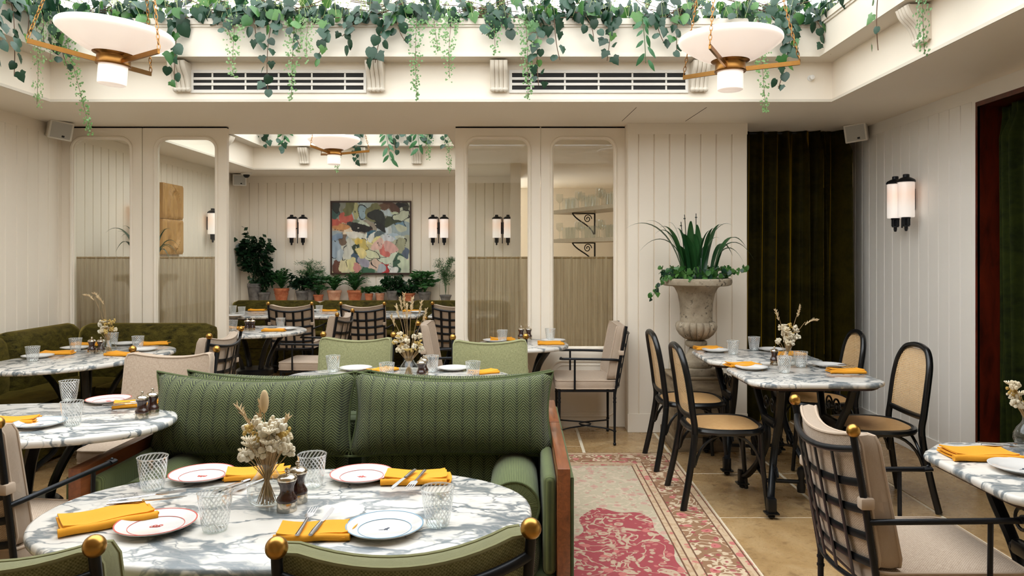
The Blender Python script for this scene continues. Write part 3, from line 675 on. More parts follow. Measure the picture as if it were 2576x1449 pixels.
chair(proto_b, -1.87, 2.33, PI-.12, 'beige lattice armchair with its back turned, at the oval table beside the sofa arm')
chair(proto_b, -1.93, 4.10, 0.0, 'beige lattice armchair facing the oval table beside the sofa arm')
chair(proto_b, -1.997, 4.98, -PI/2-.06, 'beige lattice armchair turned towards the table at the corner banquette')
_pc = chair(proto_b, .80, 5.80, -PI/2, 'beige lattice armchair in profile between the small round table and the cane chairs')
chair(proto_b, -1.595, 6.68, -PI/2-.06, 'beige lattice armchair turned sideways to the round table beyond the doors')
chair(proto_b, -.79, 5.86, PI/2+.02, 'beige lattice armchair at the edge of the opening, facing the small round table')
for ch in list(_pc.children):
    if ch.name.startswith('ball_finial'): bpy.data.objects.remove(ch)
G2 = 'chairs along the far banquette tables'
chair(proto_b, -2.48, 7.9, PI, 'beige armchair showing its lattice back, at the far table below the fern pots', G2)
chair(proto_b, -1.70, 7.9, PI, 'beige armchair showing its lattice back, at the far table below the painting', G2)
chair(proto_b, -.72, 7.95, PI, 'beige armchair showing its lattice back, half hidden by the glazed door edge', G2)

# ------------------------------------------------------------ bentwood cane chair (local: faces -y)
def cane_chair():
    t = thing('cane_chair', 'x', 'chair'); B = M['black_lacquer']
    half = [V(-.225,.275,.004), V(-.205,.235,.2), V(-.187,.20,.43), V(-.188,.212,.55), V(-.187,.232,.70), V(-.172,.252,.815), V(-.125,.268,.888), V(-.06,.275,.912), V(0,.277,.917)]
    hoop = smoothpath(half+[V(-p.x, p.y, p.z) for p in half[-2::-1]], 5)
    MB().tube(hoop, .0165, 10, flat=(1.0, 1.15)).build('back_hoop', B, t)
    def hw(z):
        for a, b in zip(half[2:], half[3:]):
            if a.z <= z <= b.z:
                f = (z-a.z)/(b.z-a.z); return -(a.x+(b.x-a.x)*f), a.y+(b.y-a.y)*f
        return .01, .277
    zs = [.535+.36*(1-(1-k/14)**1.6) for k in range(15)]; m = MB(); vs = []; uv = []; NX = 10
    for z in zs:
        w, y = hw(z); w = max(.0, w-.006)
        for i in range(NX+1):
            u = -1+2*i/NX; vs.append((u*w, y+.018*(1-u*u)-.004, z)); uv.append((u*w, z))
    fs = [(j*(NX+1)+i, j*(NX+1)+i+1, (j+1)*(NX+1)+i+1, (j+1)*(NX+1)+i) for j in range(14) for i in range(NX)]
    m.add(vs, fs, uv).build('cane_back', M['cane'], t)
    MB().tube(bez((-.19,.207,.53), (-.1,.225,.515), (.1,.225,.515), (.19,.207,.53)), .013, 8, flat=(1.3, 1)).build('back_rail', B, t)
    out = []
    for k in range(40):
        a = 2*PI*k/40; c, s = math.cos(a), math.sin(a); e = .62
        w = .215-.018*(s > 0)*s*2; out.append((w*math.copysign(abs(c)**e, c), .0+.21*math.copysign(abs(s)**e, s)))
    MB().tube([(p[0], p[1], .445) for p in out], .021, 8, closed=True, flat=(.9, 1)).build('seat_ring', B, t)
    n = len(out); vs = [(0,0,.468)]; uv = [(0,0)]; fs = []
    for r, z in ((.5, .467), (.85, .462), (.93, .458)):
        vs += [(p[0]*r, p[1]*r, z) for p in out]; uv += [(p[0]*r, p[1]*r) for p in out]
    for k in range(n):
        l = (k+1) % n; fs.append((0, 1+k, 1+l))
        for q in range(2): fs.append((1+q*n+k, 1+(q+1)*n+k, 1+(q+1)*n+l, 1+q*n+l))
    MB().add(vs, fs, uv).build('cane_seat', M['cane_seat'], t)
    for s in (-1, 1):
        MB().tube([(s*.178,-.175,.44), (s*.185,-.185,.25), (s*.2,-.21,.004)], lambda q: .0175-.005*q, 10).build('leg', B, t)
        MB().tube(bez((s*.186,-.18,.24), (s*.175,-.14,.49), (s*.175,.15,.49), (s*.196,.2,.26), 14), .0085, 8).build('side_brace', B, t)
        MB().tube([(s*.2,.215,.25),(s*.192,.2,.43)], .017, 8).build('brace_block', B, t)
    MB().tube(bez((-.18,-.185,.24), (-.15,-.17,.49), (.15,-.17,.49), (.18,-.185,.24), 14), .0085, 8).build('front_brace', B, t)
    MB().tube(bez((-.19,.205,.26), (-.15,.185,.49), (.15,.185,.49), (.19,.205,.26), 14), .0085, 8).build('rear_brace', B, t)
    return t
cc = cane_chair(); cc.location = (1.185, 4.35, 0); cc.rotation_euler = (0, 0, PI/2)
cc['label'] = 'black bentwood cane chair at the flower-vase table, its back towards the rug'
dup(cc, (1.17, 5.09, 0), PI/2, 'black bentwood cane chair beside the stone urn plinth, its back towards the glazed doors')
dup(cc, (2.06, 4.33, 0), -PI/2, 'black bentwood cane chair at the flower-vase table, its back towards the board wall')
dup(cc, (2.05, 5.10, 0), -PI/2-.1, 'black bentwood cane chair in front of the alcove velvet curtain')

# ------------------------------------------------------------ marble tables
def oval(a, b, n=72, e=2.25):
    out = []
    for k in range(n):
        t = 2*PI*k/n; c, s = math.cos(t), math.sin(t); out.append((a*math.copysign(abs(c)**(2/e), c), b*math.copysign(abs(s)**(2/e), s)))
    return out
def pedestal(t, sx=1.0, sy=1.0):
    I = M['cast_iron']
    MB().lathe([(.0,.33),(.15,.33),(.165,.345),(.165,.39),(.15,.405),(.0,.405)], 28).build('base_ring', I, t)
    for k in range(4):
        a = PI/4+PI/2*k; c, s = math.cos(a), math.sin(a)
        pts = smoothpath([(c*.30*sx, s*.30*sy, .715), (c*.20*sx, s*.20*sy, .60), (c*.125, s*.125, .44), (c*.12, s*.12, .30), (c*.18, s*.18, .14), (c*.27, s*.27, .05), (c*.31, s*.31, .012)], 5)
        MB().tube(pts, .019, 8, flat=(1.0, 1.35)).sphere((c*.31, s*.31, .016), .022, 10, 6, (1,1,.7)).build('leg', I, t)
    MB().box(-.32*sx, .32*sx, -.03, .03, .703, .719).box(-.03, .03, -.28*sy, .28*sy, .703, .7185).build('top_spider', I, t, False)
def oval_table(name, label, cx, cy, a, b, rz=0.0, e=2.25, group=None):
    t = thing(name, label, 'table', (cx, cy, 0), rz, group)
    MB().prism(oval(a, b, e=e), .72, TZ, .011).build('marble_top', M['marble'], t, ang=60)
    pedestal(t, min(1, a/.4), min(1, b/.38)); return t
oval_table('oval_table', 'oval veined marble table laid for four in front of the green sofa', -.635, 2.02, .665, .39)
oval_table('oval_table', 'oval veined marble table between the sofa back and the two sage green chairs', -.70, 4.20, .655, .37)
oval_table('oval_table', 'oval veined marble table beside the wooden sofa arm, between two beige chairs', -2.12, 3.10, .64, .375)
oval_table('oval_table', 'oval veined marble table standing in the corner of the velvet banquette', -2.97, 5.03, .66, .41, PI/2-.30)
oval_table('round_table', 'small round marble table pushed against the glazed doors', .01, 5.765, .365, .355, 0, 2.0)
oval_table('round_table', 'round marble table just beyond the opening, in the back room', -2.45, 6.78, .46, .46, 0, 2.0)
def scroll(c, r0, turns, ax, flip=1, n=26):
    out = []
    for k in range(n):
        q = k/(n-1); a = turns*2*PI*q; r = r0*(1-.82*q); p = Vector(c)+Vector(ax)*(r*math.cos(a)*flip)+V(0,0,1)*(r*math.sin(a)); out.append(p)
    return out
def rect_table(label, cx, cy, hx=.375, hy=.33, rz=0.0, chamf=.085, base=True, group=None):
    t = thing('rectangular_table', label, 'table', (cx, cy, 0), rz, group); I = M['cast_iron']
    c = chamf; poly = [(hx, -hy+c), (hx, hy-c), (hx-c, hy), (-hx+c, hy), (-hx, hy-c), (-hx, -hy+c), (-hx+c, -hy), (hx-c, -hy)]
    p2 = []
    for k in range(8):
        a, b_, d = Vector(poly[k-1]), Vector(poly[k]), Vector(poly[(k+1) % 8])
        q = .03; p2 += [b_+(a-b_).normalized()*q, b_+((a-b_).normalized()+(d-b_).normalized())*q*.25, b_+(d-b_).normalized()*q]
    MB().prism([(p.x, p.y) for p in p2], .722, TZ, .010).build('marble_top', M['marble'], t, ang=60)
    k = .93; MB().prism([(p.x*k, p.y*k) for p in p2], .708, .722).build('sub_top', M['frame_dark'], t, False)
    if not base: return t
    for sx in (-1, 1):
        fr = MB()
        for sy in (-1, 1):
            pts = smoothpath([(sx*.20, sy*.23, .705), (sx*.19, sy*.19, .60), (sx*.175, sy*.11, .47), (sx*.175, sy*.07, .36), (sx*.20, sy*.10, .24), (sx*.24, sy*.19, .12), (sx*.262, sy*.255, .075)], 6)
            MB().tube(pts, lambda q: .02-.003*q, 8, flat=(1.2, 1)).sphere((sx*.178, sy*.10, .47), .022, 10, 6).build('leg', I, t)
            ft = MB().rbox(sx*.265-.024, sx*.265+.024, sy*.265-.022, sy*.265+.022, .03, .115, .006).box(sx*.265-.036, sx*.265+.036, sy*.265-.03, sy*.265+.03, .028, .036).sphere((sx*.265, sy*.265, .014), .017, 10, 6, (1.2,1.2,.8))
            ft.build('foot', I, t)
            MB().tube(scroll((sx*.2, sy*.12, .20), .065, 1.7, (0, sy, 0)), .006, 6).build('scroll', I, t)
            MB().tube(scroll((sx*.185, sy*.055, .57), .05, 1.5, (0, -sy, 0)), .006, 6).build('scroll', I, t)
        MB().rbox(sx*.18-.02, sx*.18+.02, -.10, .10, .45, .50, .012).build('waist_plate', I, t)
        MB().box(sx*.2-.02, sx*.2+.02, -.25, .25, .69, .7075).build('top_bar', I, t, False)
        MB().tube([(sx*.21, -.14, .16), (sx*.205, 0, .13), (sx*.21, .14, .16)], .009, 8).build('lower_bar', I, t)
    MB().tube([(-.205,0,.13), (0,0,.12), (.205,0,.13)], .012, 8).build('stretcher', I, t)
    MB().lathe([(.0,.06),(.022,.06),(.026,.09),(.016,.14),(.026,.17),(.02,.20),(.0,.215)], 14).build('stretcher_finial', I, t)
    return t
rect_table('rectangular marble table with dried flowers, between the cane chairs', 1.64, 4.30)
rect_table('rectangular marble table between the stone urn and the alcove curtain', 1.62, 5.10, .38, .34)
rect_table('rectangular marble table by the mahogany doorway, beside a beige armchair', 1.84, 2.37, .42, .375, 0, .14)
rect_table('marble table in front of the far banquette, below the tall pot plant', -2.735, 8.72, .715, .44, 0, .05)
rect_table('marble table in front of the far banquette, below the painting', -1.56, 8.72, .40, .42, 0, .05)
rect_table('marble table at the far banquette, partly behind the door edge', -.66, 8.72, .40, .42, 0, .05)

# ------------------------------------------------------------ back-to-back sofas (local: faces -y, joint plane y = 0)
def pillow(mb, w, h, t, warp, nx=22, ny=16, ear=.05):
    verts = []; faces = []; uvs = []; g = {}
    for side in (1, -1):
        for i in range(nx+1):
            for j in range(ny+1):
                u = -1+2*i/nx; v = -1+2*j/ny
                f = ((1-abs(u)**4.5)*(1-abs(v)**2.5))**.55
                pin = ear*(1-u*u)*abs(v)**3*(1 if v > 0 else .3); pinx = .03*(1-v*v)*abs(u)**3
                x = u*(w/2)-math.copysign(pinx, u)*1; z = v*h/2-math.copysign(pin, v)
                if (i in (0, nx) or j in (0, ny)) and side == -1: g[(side,i,j)] = g[(1,i,j)]; continue
                g[(side,i,j)] = len(verts); verts.append(warp(V(x, side*t/2*f, z))); uvs.append((x, z))
    for i in range(nx):
        for j in range(ny):
            a = [g[(1,i,j)], g[(1,i+1,j)], g[(1,i+1,j+1)], g[(1,i,j+1)]]; faces.append(a[::-1])
            faces.append([g[(-1,i,j)], g[(-1,i+1,j)], g[(-1,i+1,j+1)], g[(-1,i,j+1)]])
    mb.add(verts, faces, uvs)
    lp = [(i, 0) for i in range(nx)]+[(nx, j) for j in range(ny)]+[(i, ny) for i in range(nx, 0, -1)]+[(0, j) for j in range(ny, 0, -1)]
    return [verts[g[(1, *q)]] for q in lp]
def sofa():
    t = thing('sofa', 'two-seat green herringbone sofa with walnut arms, facing the table laid for four', 'sofa', (-.78, 3.645, 0)); H = M['herringbone_green']; Wd = M['walnut']
    for s in (-1, 1):
        x0, x1 = sorted((s*.922, s*.972))
        arm = MB().rbox(x0, x1, -.80, -.004, .02, .62, .004, 2).build('arm_frame', Wd, t)
        a, b = sorted((s*.868, s*.9215)); mb = MB(); mb.rbox(a, b, -.745, -.03, .18, .575, .024, 3); mb.uv = {i: (v[1], v[2]) for i, v in enumerate(mb.v)}; mb.build('arm_pad', M['ribbed_green'], t)
        a, b = sorted((s*.9725, s*.987)); mb = MB(); mb.rbox(a, b, -.79, -.01, .03, .585, .006, 2); mb.uv = {i: (v[1], v[2]) for i, v in enumerate(mb.v)}; mb.build('side_panel', M['ribbed_green'], t)
        r = .105; L0, L1 = -.70, -.20; mb = MB(); n = 28; prof = [(.0, L0), (r-.02, L0-.004), (r-.006, L0), (r, L0+.012), (r, L1-.012), (r-.008, L1), (.0, L1)]; vs = []; uv = []
        for pr, y in prof:
            for k in range(n+1): an = 2*PI*k/n; vs.append((s*.752+pr*math.cos(an), y, .437+pr*math.sin(an)+.03*(y+.45)*0)); uv.append((an*r, y))
        fs = [(i*(n+1)+k, (i+1)*(n+1)+k, (i+1)*(n+1)+k+1, i*(n+1)+k+1) for i in range(len(prof)-1) for k in range(n)]
        mb.add(vs, fs, uv); bo = mb.build('bolster', M['ribbed_green'], t)
        MB().tube([(s*.752+(r-.003)*math.cos(2*PI*k/30), L0, .437+(r-.003)*math.sin(2*PI*k/30)) for k in range(30)], .005, 6, closed=True).build('piping', M['piping_green'], bo)
    MB().rbox(-.92, .92, -.74, -.02, .06, .19, .02).build('seat_base', M['ribbed_green'], t)
    MB().rbox(-.86, .86, -.115, -.008, .19, .66, .02).build('back_frame', M['ribbed_green'], t)
    for s in (-1, 1):
        m = MB(); lp = cushion(m, .845, .66, .14, .06, .02, 14, 12, lambda p, s=s: p+V(s*.428, -.44, .26)); c = m.build('seat_cushion', H, t, ang=60)
        MB().tube(lp[0], .006, 6, closed=True).build('piping', M['piping_green'], c)
        def warp(p, s=s):
            q = Matrix.Rotation(-.20, 3, 'X') @ p
            return q+V(s*.462, -.215-.03*max(0, -p.z/.2), .712)
        m = MB(); lp = pillow(m, .945, .38, .34, warp); c = m.build('back_cushion', H, t, ang=70)
        MB().tube(lp, .0065, 6, closed=True).build('piping', M['piping_green'], c)
        m = MB(); pillow(m, .86, .36, .20, lambda p, s=s: (Matrix.Rotation(-.12, 3, 'X') @ p)+V(s*.431, -.185, .475), ear=.0); m.build('lumbar_cushion', H, t, ang=70)
    for x in (-.85, .85):
        for y in (-.72, -.06): MB().tube([(x, y, 0), (x, y, .07)], .022, 10).build('foot', Wd, t)
    return t
so = sofa(); s2 = dup(so, (-.78, 3.65, 0), PI, 'matching green sofa standing back to back, facing the two sage green chairs'); s2.scale = (1, .68, 1)
for ch in s2.children:
    if ch.name.startswith('back_cushion'): ch.location.z -= .045; ch.location.y -= .02

# ------------------------------------------------------------ velvet banquettes
def roll_back(p0, p1, nrm, z0, z1, th, name, parent, mat, end=.04):
    """upholstered back from p0 to p1 (floor plan), bulging to nrm, rounded top"""
    p0 = V(*p0, 0); p1 = V(*p1, 0); n = V(*nrm, 0); d = (p1-p0); L = d.length; d.normalize()
    prof = [(0, z0), (th*.9, z0), (th*1.12, z0+(z1-z0)*.4), (th*1.1, z0+(z1-z0)*.75), (th*.95, z1-.05), (th*.7, z1-.012), (th*.4, z1), (th*.12, z1-.012), (0, z1-.05)]
    N = 16; vs = []; m = len(prof)
    for i in range(N+1):
        s = i/N; e = min(1, min(s, 1-s)*L/end) if end else 1; e = math.sqrt(max(0, 1-(1-e)**2))
        for (o, z) in prof: vs.append(p0+d*(L*s)+n*(o*(.72+.28*e))+V(0,0,z0+(z-z0)*(.95+.05*e)))
    fs = [(i*m+k, (i+1)*m+k, (i+1)*m+(k+1) % m, i*m+(k+1) % m) for i in range(N) for k in range(m)]+[tuple(range(m)), tuple(range((N+1)*m-1, N*m-1, -1))]
    mb = MB().add(vs, fs); o = mb.build(name, mat, parent, ang=60)
    bm = bmesh.new(); bm.from_mesh(o.data); bmesh.ops.recalc_face_normals(bm, faces=bm.faces); bm.to_mesh(o.data); bm.free(); return o
def seat_block(x0, x1, y0, y1, z0, z1, name, parent, mat, r=.05):
    m = MB(); cushion(m, x1-x0, y1-y0, z1-z0, r, .018, 14, 14, lambda p: p+V((x0+x1)/2, (y0+y1)/2, (z0+z1)/2), side=.018); return m.build(name, mat, parent, ang=60)
bq = thing('corner_banquette', 'olive velvet corner banquette along the board wall and the glazed doors', 'banquette', (0,0,0)); VO = M['velvet_olive']
xw = XL+.045
roll_back((xw, 2.6), (xw, 5.28), (1, 0), .30, .885, .17, 'backrest', bq, VO); roll_back((xw, 5.29), (xw, 6.12), (1, 0), .30, .885, .17, 'backrest', bq, VO)
roll_back((xw+.19, 6.135), (-2.53, 6.135), (0, -1), .30, .885, .17, 'backrest', bq, VO, .10)
seat_block(xw, -3.22, 2.6, 4.3, .30, .45, 'seat_cushion', bq, VO); seat_block(xw, -3.22, 4.31, 6.12, .30, .45, 'seat_cushion', bq, VO); seat_block(-3.215, -2.56, 5.52, 6.12, .30, .45, 'seat_cushion', bq, VO)
MB().rbox(xw, -3.25, 2.6, 6.12, .03, .30, .02).build('base', VO, bq); MB().rbox(-3.25, -2.58, 5.55, 6.12, .03, .30, .02).build('base', VO, bq)
bq2 = thing('long_banquette', 'olive velvet banquette along the far wall below the row of pot plants', 'banquette', (0,0,0))
for x0, x1 in ((XL+.06, -2.66), (-2.65, -1.46), (-1.45, -.16)):
    roll_back((x0, 9.76), (x1, 9.76), (0, -1), .30, .845, .15, 'backrest', bq2, VO); seat_block(x0, x1, 9.1, 9.74, .30, .45, 'seat_cushion', bq2, VO)
MB().rbox(XL+.06, -.16, 9.14, 9.74, .03, .30, .02).build('base', VO, bq2)
struct(MB().box(XL+.02, -.12, 9.765, 10.085, 0, .82), 'trim_3', M['paint'])
# ------------------------------------------------------------ tableware
def tumbler_mesh():
    H = .098; n = 66; vs = MB()
    prof = [(.0, .004), (.028, .004), (.0315, .010)]+[(.0315+.0115*((k/12)**.9), .010+(H-.010)*k/12) for k in range(1, 13)]
    def mod(a, i, z): return 1+.012*math.cos(22*a+62*2*PI*z) if i > 1 else 1
    vs.lathe(prof, n, mod=mod, uv=True)
    return vs.mesh('tumbler', M['tumbler_glass'])
TUM = tumbler_mesh(); TUMB = MB().lathe([(.0, .001), (.029, .001), (.0305, .006), (.027, .010), (.0, .011)], 32).mesh('heavy_base', M['clear_glass'])
TUMR = MB().tube([(.0432*math.cos(2*PI*k/40), .0432*math.sin(2*PI*k/40), .098) for k in range(40)], .0011, 5, closed=True).mesh('rim', M['clear_glass'])
def tumbler(p, label, group=None):
    t = thing('tumbler', label, 'glass', (p.x, p.y, TZ), random.uniform(0, 6), group)
    inst(TUM, 'ribbed_wall', t); inst(TUMB, 'heavy_base', t); inst(TUMR, 'rim', t); return t
PR = .097
PLATE = MB().lathe([(.0,.003),(.055,.003),(.058,.0),(.06,.003),(.068,.006),(.094,.0155),(PR,.0175),(.0975,.019),(.095,.0195),(.070,.0095),(.064,.007),(.0,.006)], 56).mesh('plate', M['white_china'])
def ring_mesh(m, r, z, w=.0012): return MB().lathe([(r-w, z), (r-w, z+.0006), (r+w, z+.0008), (r+w, z)], 56, closed=True).mesh('rim_line', m)
RINGS = {}
for nm, mt in (('red', 'rim_red'), ('blue', 'rim_blue')): RINGS[nm] = (ring_mesh(M[mt], .0958, .0191, .0016), ring_mesh(M[mt], .0665, .0083, .0008))
def emblem(kind):
    m = MB(); z0, z1 = .0062, .0068
    def blob(x, y, a, b, rot=0, n=12): m.prism([(x+a*math.cos(2*PI*k/n)*math.cos(rot)-b*math.sin(2*PI*k/n)*math.sin(rot), y+a*math.cos(2*PI*k/n)*math.sin(rot)+b*math.sin(2*PI*k/n)*math.cos(rot)) for k in range(n)], z0, z1)
    if kind == 'knot':
        for x, y in ((-.010,-.002), (-.003,.004), (.004,-.003), (.010,.004)): m.lathe([(.003, z0), (.003, z1), (.0058, z1), (.0058, z0)], 14, (x, y, 0), closed=True)
        blob(0, -.006, .012, .0018)
    elif kind == 'crab':
        blob(-.007, 0, .007, .005, .5); blob(.007, 0, .007, .005, -.5); blob(0, .002, .004, .003); blob(-.012, .006, .0035, .002, 1); blob(.012, .006, .0035, .002, -1); blob(0, -.006, .002, .004)
    elif kind == 'rose':
        for k in range(5): blob(.006*math.cos(k*1.257), .006*math.sin(k*1.257), .0042, .003, k*1.257)
        blob(.011, -.003, .004, .002, .4); blob(-.011, .001, .004, .002, -.4)
    else:
        blob(.004, 0, .0065, .0042, .9); blob(.008, .007, .0032, .0028); blob(-.006, -.005, .009, .0011, .25); blob(.001, -.006, .0012, .003); blob(.007, -.006, .0012, .003)
    return m.mesh('emblem', M['mark_blue' if kind == 'bird' else 'mark_red'], False)
EMB = {k: emblem(k) for k in ('knot', 'crab', 'rose', 'bird')}
def plate(p, label, col=None, mark=None, group=None, rz=0.0):
    t = thing('plate', label, 'plate', (p.x, p.y, TZ), rz, group); inst(PLATE, 'dish', t)
    if col: inst(RINGS[col][0], 'rim_line', t); inst(RINGS[col][1], 'inner_line', t)
    if mark: inst(EMB[mark], 'emblem', t)
    return t
def napkin_mesh(seed, w=.20, d=.11):
    rnd = random.Random(seed); m = MB(); NX, NY = 12, 8
    for layer in range(3):
        ins = .004*layer; z = .002+.0065*layer; jx, jy = rnd.uniform(-.008, .008), rnd.uniform(-.005, .005); ro = rnd.uniform(-.07, .07)*(layer > 0); ph = rnd.uniform(0, 6)
        def P(i, j, top):
            u = i/NX; v = j/NY; x = -w/2+ins+(w-2*ins)*u+jx; y = -d/2+ins+(d-2*ins)*v+jy
            h = z+.0045*top+.0015*math.sin(7*u+ph)+.0012*math.sin(5*v+ph)+(.006*layer/2)*max(0, 1-2.2*u)**2+(.004 if u > .93 else 0)*layer*.4
            return (x*math.cos(ro)-y*math.sin(ro)+.006*math.sin(3*v+ph)*(u > .5), x*math.sin(ro)+y*math.cos(ro), max(.0006, h))
        vs = [P(i, j, 1) for i in range(NX+1) for j in range(NY+1)]+[P(i, j, 0) for i in range(NX+1) for j in range(NY+1)]
        K = (NX+1)*(NY+1); g = lambda i, j, b: b*K+i*(NY+1)+j; fs = []
        for i in range(NX):
            for j in range(NY): fs += [(g(i,j,0), g(i+1,j,0), g(i+1,j+1,0), g(i,j+1,0)), (g(i,j,1), g(i,j+1,1), g(i+1,j+1,1), g(i+1,j,1))]
        for i in range(NX): fs += [(g(i,0,1), g(i+1,0,1), g(i+1,0,0), g(i,0,0)), (g(i+1,NY,1), g(i,NY,1), g(i,NY,0), g(i+1,NY,0))]
        for j in range(NY): fs += [(g(0,j+1,1), g(0,j,1), g(0,j,0), g(0,j+1,0)), (g(NX,j,1), g(NX,j+1,1), g(NX,j+1,0), g(NX,j,0))]
        m.add(vs, fs)
    for q in (-1,):                                            # rounded folded edge
        m.tube([(-w/2+w*k/12, -d/2+.004, .0105+.001*math.sin(k)) for k in range(13)], .0098, 8)
    return m.mesh('napkin', M['napkin_linen'], ang=50)
NAPK = [napkin_mesh(k) for k in range(4)]
def napkin(p, rz, label, k=0, group=None, sc=1.0):
    o = inst(NAPK[k % 4], 'napkin', None, (p.x, p.y, TZ), (0, 0, rz), sc); return tag(o, label, 'napkin', group)
def knife_mesh():
    m = MB(); m.tube([(0,0,.0045),(.03,0,.0045),(.085,0,.0045)], lambda q: .0042+.0012*math.sin(q*3), 8, flat=(.7, 1.3))
    m.prism([(.085,-.0035),(.10,-.007),(.16,-.0085),(.185,-.006),(.198,.004),(.19,.005),(.085,.004)], .0035, .005); return m.mesh('knife', M['steel'])
def fork_mesh():
    m = MB(); m.tube([(0,0,.004),(.06,0,.0045),(.115,0,.006)], lambda q: .0048-.0022*q, 8, flat=(.5, 1.3))
    m.prism([(.112,-.003),(.125,-.011),(.148,-.0115),(.148,.0115),(.125,.011),(.112,.003)], .0052, .0066)
    for k in range(4): y = -.0095+.00633*k; m.prism([(.147,y-.0016),(.192,y-.0009),(.192,y+.0009),(.147,y+.0016)], .0052, .0066)
    return m.mesh('fork', M['steel'])
KN, FK = knife_mesh(), fork_mesh()
def cutlery(p, rz, label_tail, group=None, dz=.024, gap=.016):
    c, s = math.cos(rz), math.sin(rz)
    for me, nm, o in ((KN, 'knife', -gap), (FK, 'fork', gap)):
        x, y = p.x-s*o-.1*c, p.y+c*o-.1*s
        tag(inst(me, nm, None, (x, y, TZ+dz), (0, 0, rz+(.06 if nm == 'fork' else -.03))), 'steel %s %s' % (nm, label_tail), nm, group)
def mill_proto():
    t = thing('pepper_mill', 'x', 'mill')
    MB().lathe([(.0,.0005),(.0265,.0005),(.027,.003),(.027,.022),(.0262,.026),(.0,.026)], 32).build('silver_base', M['silver'], t)
    MB().lathe([(.0,.026),(.0265,.026),(.0275,.030),(.0265,.036),(.022,.042),(.0185,.050),(.0178,.058),(.0195,.068),(.0232,.076),(.0245,.080),(.024,.083),(.0,.083)], 32).build('wooden_body', M['mill_wood'], t)
    MB().lathe([(.0,.083),(.026,.083),(.0272,.086),(.0265,.090),(.021,.096),(.012,.099),(.0,.1)], 32).build('silver_cap', M['silver'], t)
    MB().lathe([(.0,.099),(.005,.099),(.004,.104),(.0065,.108),(.0068,.112),(.004,.116),(.0,.117)], 16).build('knob', M['silver'], t)
    return t
_mill = None
def mill(p, label, group=None):
    global _mill
    if _mill is None: _mill = mill_proto(); _mill.location = (p.x, p.y, TZ); _mill['label'] = label; (tag(_mill, group=group)); return
    dup(_mill, (p.x, p.y, TZ), random.uniform(0, 6), label, group)
VASE = MB().lathe([(.0,.003),(.03,.003),(.046,.012),(.0535,.032),(.053,.050),(.043,.072),(.030,.088),(.0245,.100),(.0245,.112),(.029,.122)], 36).mesh('vase', M['clear_glass'])
def ball_cluster(m, c, r, rnd, n=9, s=.0075):
    for _ in range(n):
        d = V(rnd.gauss(0,1), rnd.gauss(0,1), rnd.gauss(0,1)); d = d.normalized()*r*rnd.uniform(.5, 1); q = rnd.uniform(.7, 1.25)*s; m.sphere(V(*c)+d, q, 6, 4)
def dried_flowers(p, where, seed, plumes, width=.075, h0=.115, n=14, yellow=3, tail=None):
    rnd = random.Random(seed)
    v = inst(VASE, 'vase', None, (p.x, p.y, TZ)); tag(v, 'round clear glass bud vase '+where, 'vase')
    t = thing('dried_flower_bunch', 'dried cream flowers and grasses in the vase '+where, 'flowers', (p.x, p.y, TZ))
    for k in range(n):
        a = rnd.uniform(0, 2*PI); r = width*math.sqrt(rnd.uniform(.05, 1)); z = h0+rnd.uniform(.02, .115)+.03*(1-r/width); e = V(r*math.cos(a), r*math.sin(a)*.8, z)
        b = V(-.018*math.cos(a)+rnd.uniform(-.01,.01), -.018*math.sin(a)+rnd.uniform(-.01,.01), .01)
        MB().tube(bez(b, V(-b.x*.2, -b.y*.2, .10), e*.75+V(0,0,.01), e, 6), .0012, 4).build('stem', M['dry_stem'], t)
        m = MB(); yl = k < yellow
        if k % 5 == 4:
            for q in range(14):
                an = 2*PI*q/14; c, s = math.cos(an), math.sin(an); d = V(c, s*.8, .5); m.tube([e, e+d*.014, e+d*.02+V(0,0,.002)], lambda w: .0035*(1-.5*w), 5)
        else: ball_cluster(m, e, .016 if not yl else .018, rnd, 14, .0068 if not yl else .0056)
        m.build('flower_head', M['dry_yellow' if yl else 'dry_flower'], t)
    for (dx, dz, bend) in plumes:
        e = V(dx, rnd.uniform(-.02,.02), dz); pts = bez(V(-dx*.1, 0, .012), V(0, 0, .12), V(dx*.5, 0, dz*.75), e, 10)
        MB().tube(pts, .0012, 4).build('stem', M['dry_stem'], t); m = MB()
        for q in range(26):
            f = q/26; c = e+V(bend*.075*f, 0, .075*f-abs(bend)*.05*f*f)-V(0,0,.02); d = V(rnd.uniform(-1,1)+bend*1.2, rnd.uniform(-1,1), 1.2).normalized()
            m.tube([c, c+d*.012, c+d*.020], lambda w: .0028*(1-w)+.0004, 4)
        m.build('grass_plume', M['dry_grass'], t)
    if tail:
        dx, dz = tail; MB().tube([(0,0,.02), (dx*.3,0,.15), (dx,0,dz)], .001, 4).build('stem', M['dry_stem'], t)
        MB().sphere((dx, 0, dz+.028), .0125, 12, 10, (1,1,2.6)).build('bunny_tail', M['dry_grass'], t)

# ---- the table in front of the sofa
W1 = 'on the table before the sofa'
plate(ont(393, 1330), 'red-rimmed white plate with red knot mark '+W1, 'red', 'knot', rz=.2)
plate(ont(508, 1203), 'red-rimmed white plate with red crab mark '+W1, 'red', 'crab')
plate(ont(910, 1204), 'red-rimmed white plate with small red rose mark '+W1, 'red', 'rose')
plate(ont(968, 1337), 'blue-rimmed white plate with dark bird mark '+W1, 'blue', 'bird')
tumbler(ont(384, 1231), 'twisted rib glass tumbler beside the red crab plate '+W1)
tumbler(ont(541, 1334), 'twisted rib glass tumbler beside the red knot plate '+W1)
tumbler(ont(785, 1224), 'twisted rib glass tumbler behind the pair of mills '+W1)
tumbler(ont(1101, 1321), 'twisted rib glass tumbler beside the blue-rimmed plate '+W1)
napkin(ont(268, 1313), .62, 'mustard linen napkin beside the red knot plate '+W1, 0, sc=1.12)
